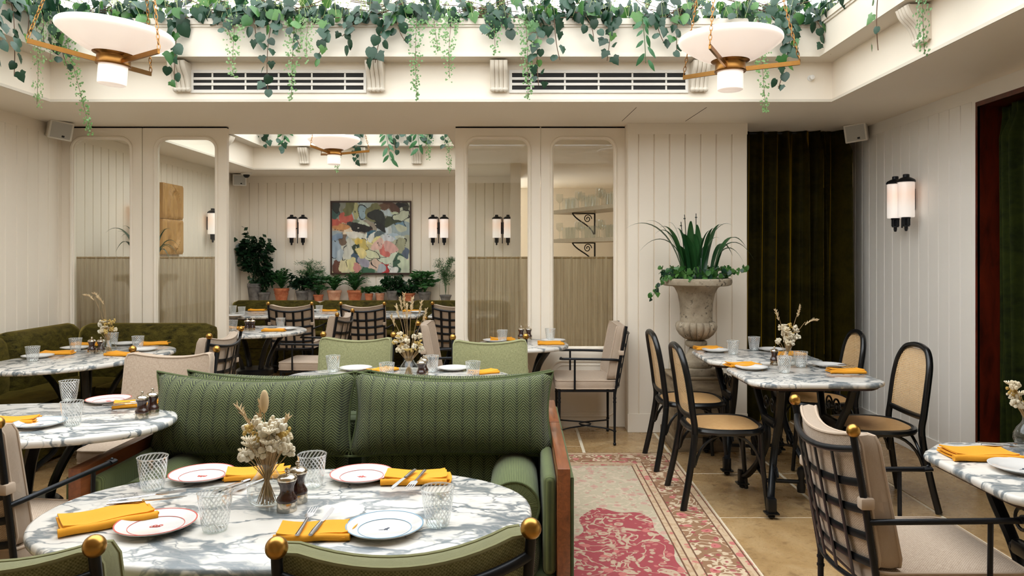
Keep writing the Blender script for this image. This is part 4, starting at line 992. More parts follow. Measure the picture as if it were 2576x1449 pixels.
napkin(ont(650, 1196), .25, 'mustard linen napkin behind the flower vase '+W1, 1, sc=.95)
napkin(ont(1045, 1208), .05, 'mustard napkin with cutlery hanging over its edge '+W1, 2, sc=1.0)
napkin(ont(795, 1344), .06, 'mustard linen napkin tucked around fork and knife tips '+W1, 3, sc=.92)
cutlery(ont(375, 1278), .35, 'on the napkin by the red knot plate '+W1)
cutlery(ont(1030, 1228), -1.75, 'hanging over the folded napkin '+W1, dz=.022)
cutlery(ont(793, 1330), PI/2, 'tucked in the napkin by the blue-rimmed plate '+W1, dz=.018)
cutlery(ont(612, 1222), -2.0, 'under the napkin behind the flower vase '+W1, dz=.002)
mill(ont(722, 1284), 'dark wood pepper mill close to the flower vase '+W1)
mill(ont(749, 1263), 'dark wood salt mill by the ribbed tumbler '+W1)
dried_flowers(ont(672, 1272), W1, 21, [(-.045, .245, -.5), (-.03, .235, .1), (.03, .21, .4)], .074, .112, 44, 4, (-.008, .262))
# ---- table behind the sofas
W2 = 'on the table behind the sofas'
G = 'tumblers '+W2
for q in ((838, 936, 'by the plate behind the sofa cushion '), (973, 957, 'in front of the standing napkin '), (1086, 936, 'behind the pepper mill '), (1190, 953, 'beside the end napkin ')): tumbler(ont(q[0], q[1]), 'twisted rib tumbler '+q[2]+W2, G)
plate(ont(895, 931), 'white plate between tumbler and dried flowers '+W2); plate(ont(1141, 931), 'white plate by the orange-napkin end tumbler '+W2)
napkin(ont(960, 934), .9, 'mustard linen napkin standing folded beside the vase '+W2, 1, sc=.9); napkin(ont(1214, 939), .5, 'mustard linen napkin beside the end tumbler '+W2, 2, sc=.85); napkin(ont(850, 957), .1, 'mustard linen napkin peeping over the sofa cushion '+W2, 3, sc=.9)
mill(ont(1060, 951), 'dark wood pepper mill in front '+W2); mill(ont(1066, 944), 'dark wood salt mill partly hidden '+W2)
dried_flowers(ont(1029, 948), W2, 5, [(-.06, .36, -.2), (-.03, .42, .0), (-.045, .40, -.1), (.01, .40, .1), (.06, .38, .15), (.085, .34, .2), (-.01, .36, 0), (-.08, .31, -.3)], .085, .125, 26, 9)
# ---- table beside the sofa arm
W3 = 'on the table beside the sofa arm'
tumbler(ont(174, 1009), 'twisted rib tumbler standing behind another tumbler '+W3); tumbler(ont(181, 1070), 'twisted rib glass tumbler in the middle '+W3)
plate(ont(273, 1012), 'white plate with red rim and red rose mark '+W3, 'red', 'rose'); plate(ont(100, 1072), 'blue-rimmed white plate behind the chair finial '+W3, 'blue', 'bird')
napkin(ont(345, 1020), .45, 'mustard linen napkin under cutlery by the mills '+W3, 0, sc=1.0); napkin(ont(28, 1064), .2, 'mustard linen napkin behind the brass chair finial '+W3, 2)
cutlery(ont(320, 1030), -2.5, 'resting on the napkin beside the mills '+W3)
mill(ont(357, 1053), 'dark wood pepper mill by the table edge '+W3); mill(ont(383, 1044), 'dark wood salt mill against the sofa cushion '+W3)
# ---- banquette corner table
W4 = 'on the banquette corner table'
N4 = ('near the board wall ', 'beside the pair of mills ', 'behind the flower vase ', 'towards the beige chair ')
for n4, q in zip(N4, ((82, 909), (190, 885), (283, 869), (347, 879))): tumbler(ont(*q), 'twisted rib tumbler '+n4+W4, 'tumblers '+W4)
for n4, q in zip(N4, ((95, 900), (189, 879), (314, 868), (360, 883))): plate(ont(*q), 'plain white plate '+n4+W4, group='plates '+W4)
for k, q in enumerate(((145, 891, .2), (220, 869, 0), (308, 894, -.2), (390, 867, .3))): napkin(ont(q[0], q[1]), q[2], 'mustard linen napkin '+('near the board wall ', 'behind the pair of mills ', 'in front of the flower vase ', 'at the far end by the banquette arm ')[k]+W4, k, 'napkins '+W4)
for q in ((231, 889), (254, 889)): mill(ont(*q), 'dark wood mill, one of a pair '+W4, 'mills '+W4)
dried_flowers(ont(272, 890), W4, 9, [(-.09, .40, -.9), (-.06, .40, -.7), (-.03, .37, -.6)], .06, .13, 20, 9)
# ---- small round table at the doors
W5 = 'on the round table at the doors'
for q in ((1264, 861, 'on the opening side '), (1384, 857, 'on the profile chair side ')): tumbler(ont(q[0], q[1]), 'twisted rib tumbler '+q[2]+W5, 'tumblers '+W5)
for q in ((1245, 860, 'on the opening side '), (1392, 860, 'on the profile chair side ')): plate(ont(q[0], q[1]), 'plain white plate '+q[2]+W5, group='plates '+W5)
napkin(ont(1264, 856), .1, 'mustard linen napkin behind a plate '+W5, 1); napkin(ont(1384, 866), .05, 'mustard linen napkin rolled around a fork '+W5, 0)
for q in ((1311, 855), (1330, 855)): mill(ont(*q), 'black mill, one of a pair '+W5, 'mills '+W5)
# ---- cane chair tables
W6 = 'on the table between cane chairs'
tumbler(ont(1973, 938), 'twisted rib glass tumbler in front of the flower vase '+W6); tumbler(ont(2014, 924), 'twisted rib glass tumbler beside the flower vase '+W6)
plate(ont(1890, 929), 'plain white plate on the rug side '+W6); plate(ont(2086, 923), 'plain white plate partly hidden behind a napkin '+W6)
napkin(ont(1868, 921), .15, 'mustard linen napkin on the rug side '+W6, 1); napkin(ont(2125, 937), -.05, 'mustard linen napkin with cutlery facing the board wall, '+W6, 2)
cutlery(ont(2110, 932), .3, 'on the napkin facing the board wall, '+W6); mill(ont(1948, 917), 'dark wood pepper mill by the flower vase '+W6)
dried_flowers(ont(1980, 922), W6, 31, [(-.055, .31, -.3), (.07, .33, .2), (.11, .28, 1.0)], .082, .12, 26, 3)
W7 = 'on the table beside the urn'
tumbler(ont(1844, 892), 'twisted rib glass tumbler on the table beside the urn, by a plate'); tumbler(ont(1897, 881), 'twisted rib glass tumbler in front of the alcove curtain '+W7)
plate(ont(1800, 885), 'plain white plate with a napkin behind it '+W7); plate(ont(1943, 883), 'plain white plate behind the flowers '+W7); napkin(ont(1780, 879), .1, 'mustard linen napkin near the urn pedestal '+W7, 0)
napkin(ont(1985, 893), .1, 'mustard linen napkin behind the dried flowers '+W7, 3)
# ---- table by the doorway
W8 = 'on the table by the doorway'
napkin(ont(2462, 1150), -.05, 'mustard linen napkin in a thick fold with cutlery '+W8, 0, sc=1.15); plate(ont(2572, 1185), 'white plate with a small dark mark '+W8, None, 'bird')
cutlery(ont(2545, 1140), -.25, 'pushed into the thick napkin '+W8); dried_flowers(ont(2592, 1128), W8, 41, [(.05, .25, .3)], .07, .115, 14, 2)
# ---- back room
W9 = 'on a back room table'
for q in ((586, 832, 'by the mills on the round back room table'), (706, 826, 'by the napkin on the round back room table'), (608, 793, 'beside a plate on the far table below the tall plant'), (586, 790, 'behind a plate on the far table below the tall plant'), (803, 789, 'by a napkin on the far table below the ferns')): tumbler(ont(q[0], q[1]), 'small twisted rib tumbler '+q[2], 'tumblers in the back room')
for k, q in enumerate(((690, 833, .05), (648, 782, 0), (826, 783, .1), (600, 828, 0), (1035, 784, 0))): napkin(ont(q[0], q[1]), q[2], 'mustard linen napkin '+('on the edge of the round back room table', 'on the far table below the tall plant', 'on the far table below the ferns', 'behind the mills on the round back room table', 'on the far table below the painting')[k], k, 'napkins in the back room')
for q in ((622, 832), (635, 832)): mill(ont(*q), 'black mill, one of a pair on the round table in the back room', 'mills in the back room')
for q in ((590, 797, 'on the far table below the tall plant'), (795, 783, 'on the far table below the ferns'), (720, 830, 'on the round back room table'), (1050, 787, 'on the far table below the painting')): plate(ont(q[0], q[1]), 'plain white plate '+q[2], group='plates in the back room')
# ------------------------------------------------------------ pendant lamps
def chain_pts(a, b):
    return a, b
LINK = None
def chain(m, a, b):
    a, b = Vector(a), Vector(b); L = (b-a).length; d = (b-a).normalized(); n = int(L/.026); s1 = d.cross(V(0,1,0)).normalized(); s2 = d.cross(s1)
    for k in range(n):
        c = a+d*(.026*(k+.5)); s = s1 if k % 2 else s2
        m.tube([c+d*(.018*math.cos(2*PI*q/8))+s*(.0075*math.sin(2*PI*q/8)) for q in range(8)], .0022, 4, closed=True)
def pendant():
    t = thing('pendant_lamp', 'x', 'lamp')                      # origin at the bottom of the lower glass
    MB().lathe([(.0,.0),(.060,.0),(.067,.004),(.069,.012),(.069,.115),(.0,.115)], 40).build('lower_shade', M['opal_glass'], t)
    MB().lathe([(.066,.10),(.082,.10),(.085,.106),(.082,.112),(.080,.125),(.080,.145),(.084,.150),(.1,.156),(.104,.162),(.085,.163),(.066,.150)], 40, closed=True).build('brass_collar', M['brass_dark'], t)
    pr = [(.095,.158)]+[(.098+.174*q, .160+.098*q**1.4) for q in [k/14 for k in range(1, 15)]]
    pr += [(.2765, .266), (.277, .275), (.2735, .284), (.267, .290), (.258, .292)]+[(.094+.160*q, .168+.116*q**1.4) for q in [k/14 for k in range(13, -1, -1)]]
    MB().lathe(pr, 56).build('bowl_shade', M['opal_glass'], t)
    for k in range(3):
        a = 2*PI*k/3; c, s = math.cos(a), math.sin(a); A = V(c*.075, s*.075, .118); B = V(c*.375, s*.375, .150)
        d = (B-A).normalized(); q = V(-s, c, 0); m = MB(); w = .006; h = .012; u = d.cross(q)
        vs = [P_+q*(w*i)+u*(h*j) for P_ in (A, B) for i, j in ((-1,-1),(1,-1),(1,1),(-1,1))]
        m.add(vs, [(0,1,2,3), (7,6,5,4), (0,4,5,1), (1,5,6,2), (2,6,7,3), (3,7,4,0)]); ar = m.build('arm', M['brass_dark'], t, False)
        m = MB(); chain(m, B+V(0,0,.01), V(c*.02, s*.02, 1.50)); m.build('chain', M['brass_dark'], t)
    MB().lathe([(.0,1.49),(.045,1.49),(.05,1.50),(.05,1.52),(.0,1.535)], 20).build('ceiling_rose', M['brass_dark'], t)
    return t
pd = pendant(); p = aty(281, 214, 3.80); pd.location = p; pd.rotation_euler = (.08, 0, 1.57); pd['label'] = 'opal glass bowl pendant on brass arms, hung above the corner banquette side'
p = aty(1837, 228, 4.0); dup(pd, p, -.02, 'opal glass bowl pendant on brass arms, hung above the cane chairs')
p = aty(840, 414, 7.9); dup(pd, p, .1, 'opal glass bowl pendant under the skylight of the back room')
# ------------------------------------------------------------ wall sconces (local: wall behind at y = 0, faces -y)
def sconce():
    t = thing('wall_sconce', 'x', 'lamp'); B = M['black_metal']
    MB().rbox(-.022, .022, -.03, -.001, -.07, .09, .006).build('backplate', B, t)
    MB().tube([(-.075,-.085,-.03),(-.04,-.05,0),(0,-.025,.01),(.04,-.05,0),(.075,-.085,-.03)], .008, 8).build('bracket', B, t)
    for s in (-1, 1):
        x = s*.077; y = -.10
        MB().lathe([(.0,-.125),(.054,-.125),(.0565,-.118),(.0565,.125),(.054,.13),(.0,.13)], 32, (x, y, 0)).build('opal_shade', M['opal_warm'], t)
        MB().lathe([(.0,.13),(.062,.13),(.064,.135),(.058,.148),(.035,.162),(.022,.166),(.022,.185),(.018,.188),(.0,.188)], 32, (x, y, 0)).build('cap', B, t)
        m = MB().lathe([(.0,-.125),(.03,-.125),(.03,-.135),(.0,-.135)], 20, (x, y, 0)).lathe([(.0,-.185),(.024,-.185),(.024,-.192),(.0,-.192)], 20, (x, y, 0)).lathe([(.0,-.135),(.012,-.135),(.012,-.21),(.008,-.225),(.0,-.226)], 14, (x, y, 0))
        for k in range(6): a = PI/3*k; m.tube([(x+.022*math.cos(a), y+.022*math.sin(a), -.135), (x+.022*math.cos(a), y+.022*math.sin(a), -.185)], .005, 6)
        m.build('lamp_holder', B, t)
    MB().tube(smoothpath([(-.06,-.10,.15),(-.02,-.095,.155),(.0,-.09,.10),(.0,-.09,-.20)], 5), .006, 8).build('side_rod', B, t)
    return t
sc = sconce(); sc.location = (XR, 5.42, 1.845); sc.rotation_euler = (0, 0, -PI/2); sc['label'] = 'twin opal tube sconce on the board wall beside the mahogany doorway'
for px, lb in ((753, 'twin opal tube sconce on the far wall above the fern pot'), (1105, 'twin opal tube sconce on the far wall between painting and door edge'), (1264, 'twin opal tube sconce seen through the glazed door beside the opening')):
    q = aty(px, 572, 10.08); dup(sc, (q.x, 10.086, 1.80), 0, lb)
dup(sc, (XL+.013, 7.28, 1.82), PI/2, 'twin opal tube sconce on the side wall, behind the door stile at the urn plant'); dup(sc, (XL+.013, 9.0, 1.82), PI/2, 'twin opal tube sconce on the side wall beyond the carved wood relief')
# ------------------------------------------------------------ air grilles
def grille(px0, px1, label):
    a, b = aty(px0, 176, 5.165), aty(px1, 234, 5.165); x0, x1, z0, z1 = a.x, b.x, b.z, a.z; y = 5.17
    t = thing('air_grille', label, 'vent', ((x0+x1)/2, y, z0)); w = (x1-x0)/2; h = z1-z0; f = .022; e = .02
    MB().box(-w, w, -.012, -.001, 0, f).box(-w, w, -.012, -.001, h-f, h).box(-w, -w+e, -.012, -.001, f, h-f).box(w-e, w, -.012, -.001, f, h-f).build('frame', M['grille_white'], t, False)
    MB().box(-w+e, w-e, -.003, -.001, f, h-f).build('dark_backing', M['dark_gap'], t, False)
    for k in range(2): z = f+(h-2*f)*(k+1)/3; MB().box(-w+e, w-e, -.011, -.004, z-.009, z+.009).build('slat', M['grille_white'], t, False)
    for k in range(5):
        x = -w+2*w*(k+.65)/5.3; MB().box(x-.006, x+.006, -.0052, -.0035, f, h-f).build('divider', M['grille_white'], t, False)
grille(480, 922, 'long white air grille in the skylight well on the pendant-over-banquette side'); grille(1281, 1731, 'long white air grille in the skylight well beside the pendant over the cane chairs')
# ------------------------------------------------------------ loudspeakers
def speaker():
    t = thing('loudspeaker', 'x', 'speaker')
    MB().rbox(-.085, .085, -.07, .07, -.075, .075, .008).build('cabinet', M['speaker_white'], t)
    MB().box(-.07, .07, -.0725, -.0705, -.062, .062).build('mesh_front', M['speaker_mesh'], t, False); MB().box(.01, .03, -.0735, -.0727, -.052, -.036).build('badge', M['rubber'], t, False)
    MB().box(-.04, .04, .02, .11, .0755, .085).box(-.04, .04, .10, .11, .02, .085).build('bracket', M['speaker_white'], t, False); return t
sp = speaker(); p = aty(153, 326, 5.95); sp.location = (p.x-.01, p.y, p.z); sp.rotation_euler = (.25, .12, .75); sp['label'] = 'small white loudspeaker in the ceiling corner over the banquette'
o = dup(sp, aty(2154, 333, 6.1), -.55, 'small white loudspeaker in the ceiling corner over the alcove curtain'); o.rotation_euler = (.22, -.1, -.55)
o = dup(sp, aty(603, 453, 9.75), .3, 'small white loudspeaker in the back room corner'); o.rotation_euler = (.1, .0, .35)
q = aty(620, 440, 9.6); cm = thing('dome_camera', 'white dome security camera on the back room ceiling corner', 'camera', (q.x, q.y, CZ)); MB().lathe([(.0,-.001),(.07,-.001),(.07,-.02),(.055,-.03),(.0,-.03)], 24).build('housing', M['speaker_white'], cm); MB().sphere((0,0,-.03), .042, 16, 8).build('dome', M['rubber'], cm)
q = aty(2040, 196, 5.16); sk = thing('sprinkler', 'small white sprinkler nozzle on the skylight well face', 'sprinkler', (q.x, 5.17, q.z)); MB().lathe([(.0,.001),(.022,.001),(.022,.006),(.012,.01),(.012,.035),(.016,.037),(.0,.04)], 16).xf(Matrix.Rotation(PI/2, 4, 'X')).build('nozzle', M['plaster_white'], sk)
MB().box(-.001,.001,-.001,.001,-.001,.001)
bxs = thing('cable_cover', 'white cable cover box below the loudspeaker by the alcove', 'box', (2.86, 6.42, 2.03)); MB().rbox(-.02, .03, -.03, .03, 0, .22, .004).build('cover', M['paint'], bxs)
# ------------------------------------------------------------ abstract painting: a generic stand-in of coloured patches
def painting():
    a, b = aty(834, 508, 10.06), aty(1032, 688, 10.06); w, h = b.x-a.x, a.z-b.z
    t = thing('painting', 'abstract painting of jumbled coloured patches in a thin brown frame', 'painting', ((a.x+b.x)/2, 10.085, b.z))
    S = [(.05,.03,40,45,40),(.2,.05,110,110,70),(.3,.08,172,170,122),(.42,.1,150,175,185),(.55,.08,115,115,75),(.65,.07,110,80,58),(.75,.06,88,58,45),(.85,.05,24,24,24),(.95,.06,60,60,45),(.03,.15,60,90,85),(.06,.26,190,92,78),(.2,.2,196,98,84),(.12,.34,200,142,92),(.3,.25,128,140,120),(.35,.36,30,28,28),(.45,.35,104,62,46),(.4,.28,196,204,186),(.5,.17,116,116,78),(.6,.2,40,44,40),(.7,.15,178,192,196),(.8,.2,188,198,170),(.9,.2,194,200,176),(.77,.25,62,70,46),(.9,.36,186,190,166),(.65,.36,202,212,216),(.72,.5,208,212,216),(.8,.45,172,192,204),(.88,.3,110,142,164),(.2,.4,226,206,178),(.28,.46,224,220,208),(.05,.5,130,150,172),(.1,.6,150,164,176),(.15,.53,112,92,76),(.22,.7,206,204,190),(.1,.75,172,182,188),(.35,.55,216,186,92),(.42,.62,200,180,104),(.34,.63,52,66,50),(.38,.72,222,206,142),(.5,.5,226,226,216),(.55,.56,226,214,150),(.6,.62,220,182,168),(.52,.75,212,214,176),(.68,.68,202,112,102),(.75,.65,214,166,156),(.72,.8,206,214,190),(.68,.88,188,48,50),(.85,.75,222,200,186),(.88,.6,160,160,130),(.93,.7,88,100,118),(.86,.85,58,90,70),(.94,.86,196,206,178),(.05,.92,100,62,50),(.15,.9,214,202,160),(.25,.87,214,204,150),(.32,.92,206,140,132),(.4,.85,158,154,168),(.46,.95,60,100,76),(.55,.9,214,186,166),(.62,.95,170,176,180),(.8,.95,224,224,216),(.25,.3,58,60,58),(.6,.3,34,36,36),(.3,.75,70,90,110),(.48,.44,60,100,120),(.9,.5,200,206,190),(.02,.68,150,166,180),(.58,.45,90,104,108)]
    N, Mv = 150, 136; U, Vv = np.meshgrid(np.linspace(0, 1, N+1), np.linspace(0, 1, Mv+1))
    wu = U.copy(); wv = Vv.copy(); br = np.zeros_like(U); st = np.zeros_like(U)
    for j in range(Mv+1):
        for i in range(N+1):
            q = Vector((U[j, i]*5, Vv[j, i]*5, .3)); wu[j, i] += .055*noise.noise(q)+.02*noise.noise(q*3); wv[j, i] += .055*noise.noise(q+V(9,3,0))+.02*noise.noise(q*3+V(4,0,1))
            br[j, i] = noise.noise(Vector((U[j, i]*28, Vv[j, i]*9, 2))); st[j, i] = noise.noise(q*1.3+V(3,8,2))
    col = np.zeros((*U.shape, 3)); col[...] = np.array(srgb(206, 206, 186)[:3]); best = np.full(U.shape, 9.); rr = random.Random(12)
    for k, (su, sv, r, g, b_) in enumerate(S[::3]):
        d = np.hypot(wu-su, wv-sv); m = d < best; best = np.where(m, d, best); col = np.where(m[..., None], np.array(srgb(r, g, b_)[:3])*.6+.4*np.array(srgb(196, 198, 180)[:3]), col)
    order = list(range(len(S))); rr.shuffle(order)
    for k in order:
        su, sv, r, g, b_ = S[k]; ang = rr.uniform(0, 3.14); c, s = math.cos(ang), math.sin(ang); a1, a2 = rr.uniform(.07, .14), rr.uniform(.035, .075); du, dv = wu-su, wv-sv
        p, q = (du*c+dv*s)/a1, (-du*s+dv*c)/a2; e_ = rr.choice((1.2, 2, 2, 3)); f_ = np.abs(p)**e_+np.abs(q+.35*p*p*rr.choice((-1, 0, 1)))**e_
        col = np.where((f_ < 1)[..., None], np.array(srgb(r, g, b_)[:3]), col)
        if k % 3 == 0: col = np.where(((f_ >= 1) & (f_ < 1.28) & (st > -.08))[..., None], np.array(srgb(24, 26, 30)[:3]), col)
    for k in range(9):
        u0, v0, u1, v1 = rr.uniform(.1, .9), rr.uniform(.05, .95), rr.uniform(-.2, .2), rr.uniform(-.2, .2); L2 = u1*u1+v1*v1; tt = np.clip(((wu-u0)*u1+(wv-v0)*v1)/L2, 0, 1); d = np.hypot(wu-u0-tt*u1+.05*np.sin(tt*3.1), wv-v0-tt*v1)
        col = np.where((d < .008)[..., None], np.array(srgb(*rr.choice(((20, 22, 26), (28, 30, 34), (236, 234, 220))))[:3]), col)
    col = np.clip(col*(1+.28*br[..., None]), 0, 1)
    vs = [((U[j, i]-.5)*w*.985, -.0275-.0015*max(0, br[j, i]), (1-Vv[j, i])*h*.98+h*.01) for j in range(Mv+1) for i in range(N+1)]
    fs = [(j*(N+1)+i, (j+1)*(N+1)+i, (j+1)*(N+1)+i+1, j*(N+1)+i+1) for j in range(Mv) for i in range(N)]
    tm = NT('oil_paint'); at = tm.n('ShaderNodeVertexColor', {'layer_name': 'paint'}); M['oil_paint'] = tm.done(tm.pbsdf(at.outputs[0], .45))
    o = MB().add(vs, fs).build('canvas', M['oil_paint'], t); ca = o.data.color_attributes.new('paint', 'FLOAT_COLOR', 'POINT')
    ca.data.foreach_set('color', np.concatenate([col.reshape(-1, 3), np.ones((col.size//3, 1))], 1).astype(np.float32).ravel())
    MB().box(-w/2, w/2, -.027, -.001, 0, h).build('backing', M['frame_dark'], t, False)
    for nm_, a_ in (('frame_side', (-w/2-.014, -w/2, -.036, -.001, -.014, h+.014)), ('frame_side', (w/2, w/2+.014, -.036, -.001, -.014, h+.014)), ('frame_rail', (-w/2, w/2, -.036, -.001, -.014, 0)), ('frame_rail', (-w/2, w/2, -.036, -.001, h, h+.014))): MB().box(*a_).build(nm_, M['frame_dark'], t, False)
painting()
# ------------------------------------------------------------ carved wood relief on the side wall
def relief():
    t = thing('wood_relief', 'carved pale oak relief of four blocks on the side wall beyond the glazed door', 'wall art', (XL+.013, 8.03, 1.45))
    for k, (y0, z0) in enumerate(((-.23, 0), (.005, 0), (-.23, .385), (.005, .385))):
        N = 16; vs = []; w, h = .225, .38
        for j in range(N+1):
            for i in range(N+1):
                u, v = i/N, j/N; uu = u if y0 < 0 else 1-u; vv = v if z0 > .1 else 1-v
                d = abs((uu-.95)**2*1.2+(vv-.25)**2*.8-.28); dep = .055+.02*math.exp(-(d/.05)**2)-.012*math.exp(-((d-.12)/.04)**2)
                if i in (0, N) or j in (0, N): dep = .04
                vs.append((dep, y0+w*u, z0+h*v))
        n1 = (N+1)**2; vs += [(.0, v[1], v[2]) for v in vs]
        fs = [(j*(N+1)+i, j*(N+1)+i+1, (j+1)*(N+1)+i+1, (j+1)*(N+1)+i) for j in range(N) for i in range(N)]
        ring = [i for i in range(N)]+[j*(N+1)+N for j in range(N)]+[N*(N+1)+i for i in range(N, 0, -1)]+[j*(N+1) for j in range(N, 0, -1)]
        fs += [(ring[q], n1+ring[q], n1+ring[(q+1) % len(ring)], ring[(q+1) % len(ring)]) for q in range(len(ring))]
        MB().add(vs, fs).build('carved_block', M['oak_carved'], t)
relief()
# ------------------------------------------------------------ bar shelves with glassware behind the glazed door
def bar():
    a, b = V(.30, 7.35, 0), V(.80, 6.30, 0); d = (b-a).normalized(); n = V(-d.y, d.x, 0)      # n points away from the viewer
    if n.x < 0: n = -n
    GLS = MB().lathe([(.0,.002),(.03,.002),(.031,.005),(.004,.009),(.0035,.07),(.012,.078),(.033,.10),(.037,.13),(.032,.165)], 20).mesh('wine_glass', M['clear_glass']); GL2 = MB().lathe([(.0,.003),(.03,.003),(.034,.05),(.037,.115)], 20).mesh('bar_tumbler', M['clear_glass'])
    rnd = random.Random(4)
    for k, z in enumerate((1.60, 1.885)):
        t = thing('bar_shelf', ['lower wooden bar shelf on black scroll brackets behind the glazed door', 'upper wooden bar shelf on black scroll brackets behind the glazed door'][k], 'shelf', (0,0,z))
        c = [a, b, b+n*.32, a+n*.32]; MB().prism([(p.x, p.y) for p in c], -.035, 0).build('board', M['shelf_wood'], t, False)
        for f in (.3,):
            p = a+(b-a)*f+n*.05; m = MB().tube([p+V(0,0,-.037), p+n*.25+V(0,0,-.037)], .008, 6).tube([p+n*.25+V(0,0,-.037), p+n*.25+V(0,0,-.24)], .008, 6).tube(bez(p+V(0,0,-.04), p+n*.05+V(0,0,-.12), p+n*.2+V(0,0,-.14), p+n*.24+V(0,0,-.24)), .007, 6)
            ax = n; m.tube(scroll(p+n*.17+V(0,0,-.09), .045, 1.6, ax), .005, 5); m.build('scroll_bracket', M['cast_iron'], t)
        rows = 2 if k == 0 else 3
        for r in range(2):
            for i in range(9):
                p = a+(b-a)*((i+.6)/9.3)+n*(.06+.105*r); g = (r+i) % 3 == 0
                tag(inst(GLS if g else GL2, 'wine_glass' if g else 'bar_tumbler', None, (p.x, p.y, z), (0,0,rnd.uniform(0,6))), ('clear stemmed wine glass' if g else 'clear straight tumbler')+' in the rows on the '+['lower', 'upper'][k]+' bar shelf', 'glass', 'glassware on the bar shelves')
    q = aty(1322, 386, 8.3); t = thing('bare_bulb_lamp', 'warm glowing bare bulb lamp seen through the glazed door', 'lamp', (q.x, q.y, q.z)); MB().sphere((0,0,0), .03, 14, 10).build('bulb', M['bulb_warm'], t); MB().tube([(0,0,.025),(0,0,.07)], .014, 10).build('socket', M['brass'], t); MB().tube([(0,0,.07),(0,0,CZ-q.z)], .003, 6).build('cord', M['rubber'], t)
bar()
# ------------------------------------------------------------ rug
rg = inst(MB().rbox(-.59, .59, -1.6, 1.6, .0005, .012, .004).mesh('rug', M['rug'], False), 'persian_rug', None, (.49, 3.73, .0012)); tag(rg, 'faded red and tan floral rug lying beside the green sofa on flagstones', 'rug')
# ------------------------------------------------------------ leaves
def leaf_mesh(outline, fold, mat, name):
    m = MB(); pts = outline+[(-x, z) for x, z in outline[-2:0:-1]]; n = len(pts)
    vs = [(x, -fold*(1-min(1, abs(x)*2.2))+.18*max(0, -z-.5), z) for x, z in pts]; mid = [(0, -fold, -.22), (0, -fold*.8, -.55)]
    vs += mid; c1, c2 = n, n+1; fs = []
    for k in range(n):
        l = (k+1) % n; zc = (pts[k][1]+pts[l][1])/2; fs.append((c1 if zc > -.42 else c2, k, l))
    h = len(outline)
    for q in (h-3 if h > 3 else 1,): pass
    fs2 = [f for f in fs]
    for k in range(n):
        l = (k+1) % n
        if fs[k][0] != fs[l][0]: fs2.append((fs[k][0], l, fs[l][0]))
    return m.add(vs, fs2).mesh(name, mat, True, 80)
IVY_O = [(0, 0), (.13, .12), (.34, .15), (.42, .0), (.60, -.17), (.40, -.34), (.34, -.54), (.14, -.80), (0, -1.0)]
ROUND_O = [(0, 0), (.2, .1), (.42, -.05), (.5, -.32), (.42, -.6), (.2, -.85), (0, -1.0)]
WIL_O = [(0, 0), (.10, -.12), (.17, -.4), (.15, -.62), (.07, -.85), (0, -1.0)]
IVY = [leaf_mesh(IVY_O, .1, M['ivy_leaf'], 'ivy_leaf'), leaf_mesh(ROUND_O, .12, M['ivy_leaf'], 'ivy_leaf')]
IVYY = [leaf_mesh(IVY_O, .1, M['ivy_young'], 'ivy_leaf'), leaf_mesh(ROUND_O, .12, M['ivy_young'], 'ivy_leaf')]
WIL = leaf_mesh(WIL_O, .05, M['willow_leaf'], 'willow_leaf')
R = random.Random(77)
def leaf_obj(root, p, size, yaw, young=.15, spread=1.0, mesh=None, name='leaf'):
    me = mesh or R.choice(IVYY if R.random() < young else IVY)
    return inst(me, name, root, p, (R.uniform(-.7, .35)*spread, R.uniform(-.7, .7)*spread, yaw+R.uniform(-.9, .9)*spread), size*R.uniform(.7, 1.2))
def ivy_trail(root_p, out, length, label, n=None, size=.075, sway=(0, 0), young=.12, kind='ivy', group='ivy trails hanging from the skylight ledge'):
    """out: unit plan direction into the room; the trail leaves the ledge lip at root_p and hangs down"""
    p0 = Vector(root_p); o = V(*out, 0); t = thing('ivy_trail' if kind == 'ivy' else 'willow_spray', label, 'ivy' if kind == 'ivy' else 'foliage', p0, 0, group); side = V(-o.y, o.x, 0)
    a, b = R.uniform(-.05, .05), R.uniform(-.05, .05)
    pts = bez(V(0,0,.02)-o*.05, o*.05+V(0,0,.03), o*.06+side*(a+sway[0]*.4)-V(0,0,length*.45), o*.04+side*(b+sway[0])-V(0,0,length), 14)
    MB().tube(pts, .0028, 5).build('stem', M['stem_brown' if kind == 'ivy' else 'stem_green'], t)
    yaw = math.atan2(-o.y, -o.x)-PI/2+PI; n = n or max(5, int(length/.028))
    yaw = math.atan2(o.y, o.x)+PI/2
    for k in range(n):
        f = (k+.5)/n; q = pts[min(14, int(f*14))].lerp(pts[min(14, int(f*14)+1)], (f*14) % 1); s = side*((1 if k % 2 else -1)*R.uniform(.008, .045))+o*R.uniform(0, .03)
        if kind == 'ivy': leaf_obj(t, q+s, size*(1.1-.35*f), yaw, young)
        else:
            l = leaf_obj(t, q+s*.4, size*1.5, yaw, 0, .6, WIL); l.rotation_euler.y = (1 if k % 2 else -1)*R.uniform(.4, .9)*(-1)
    return t
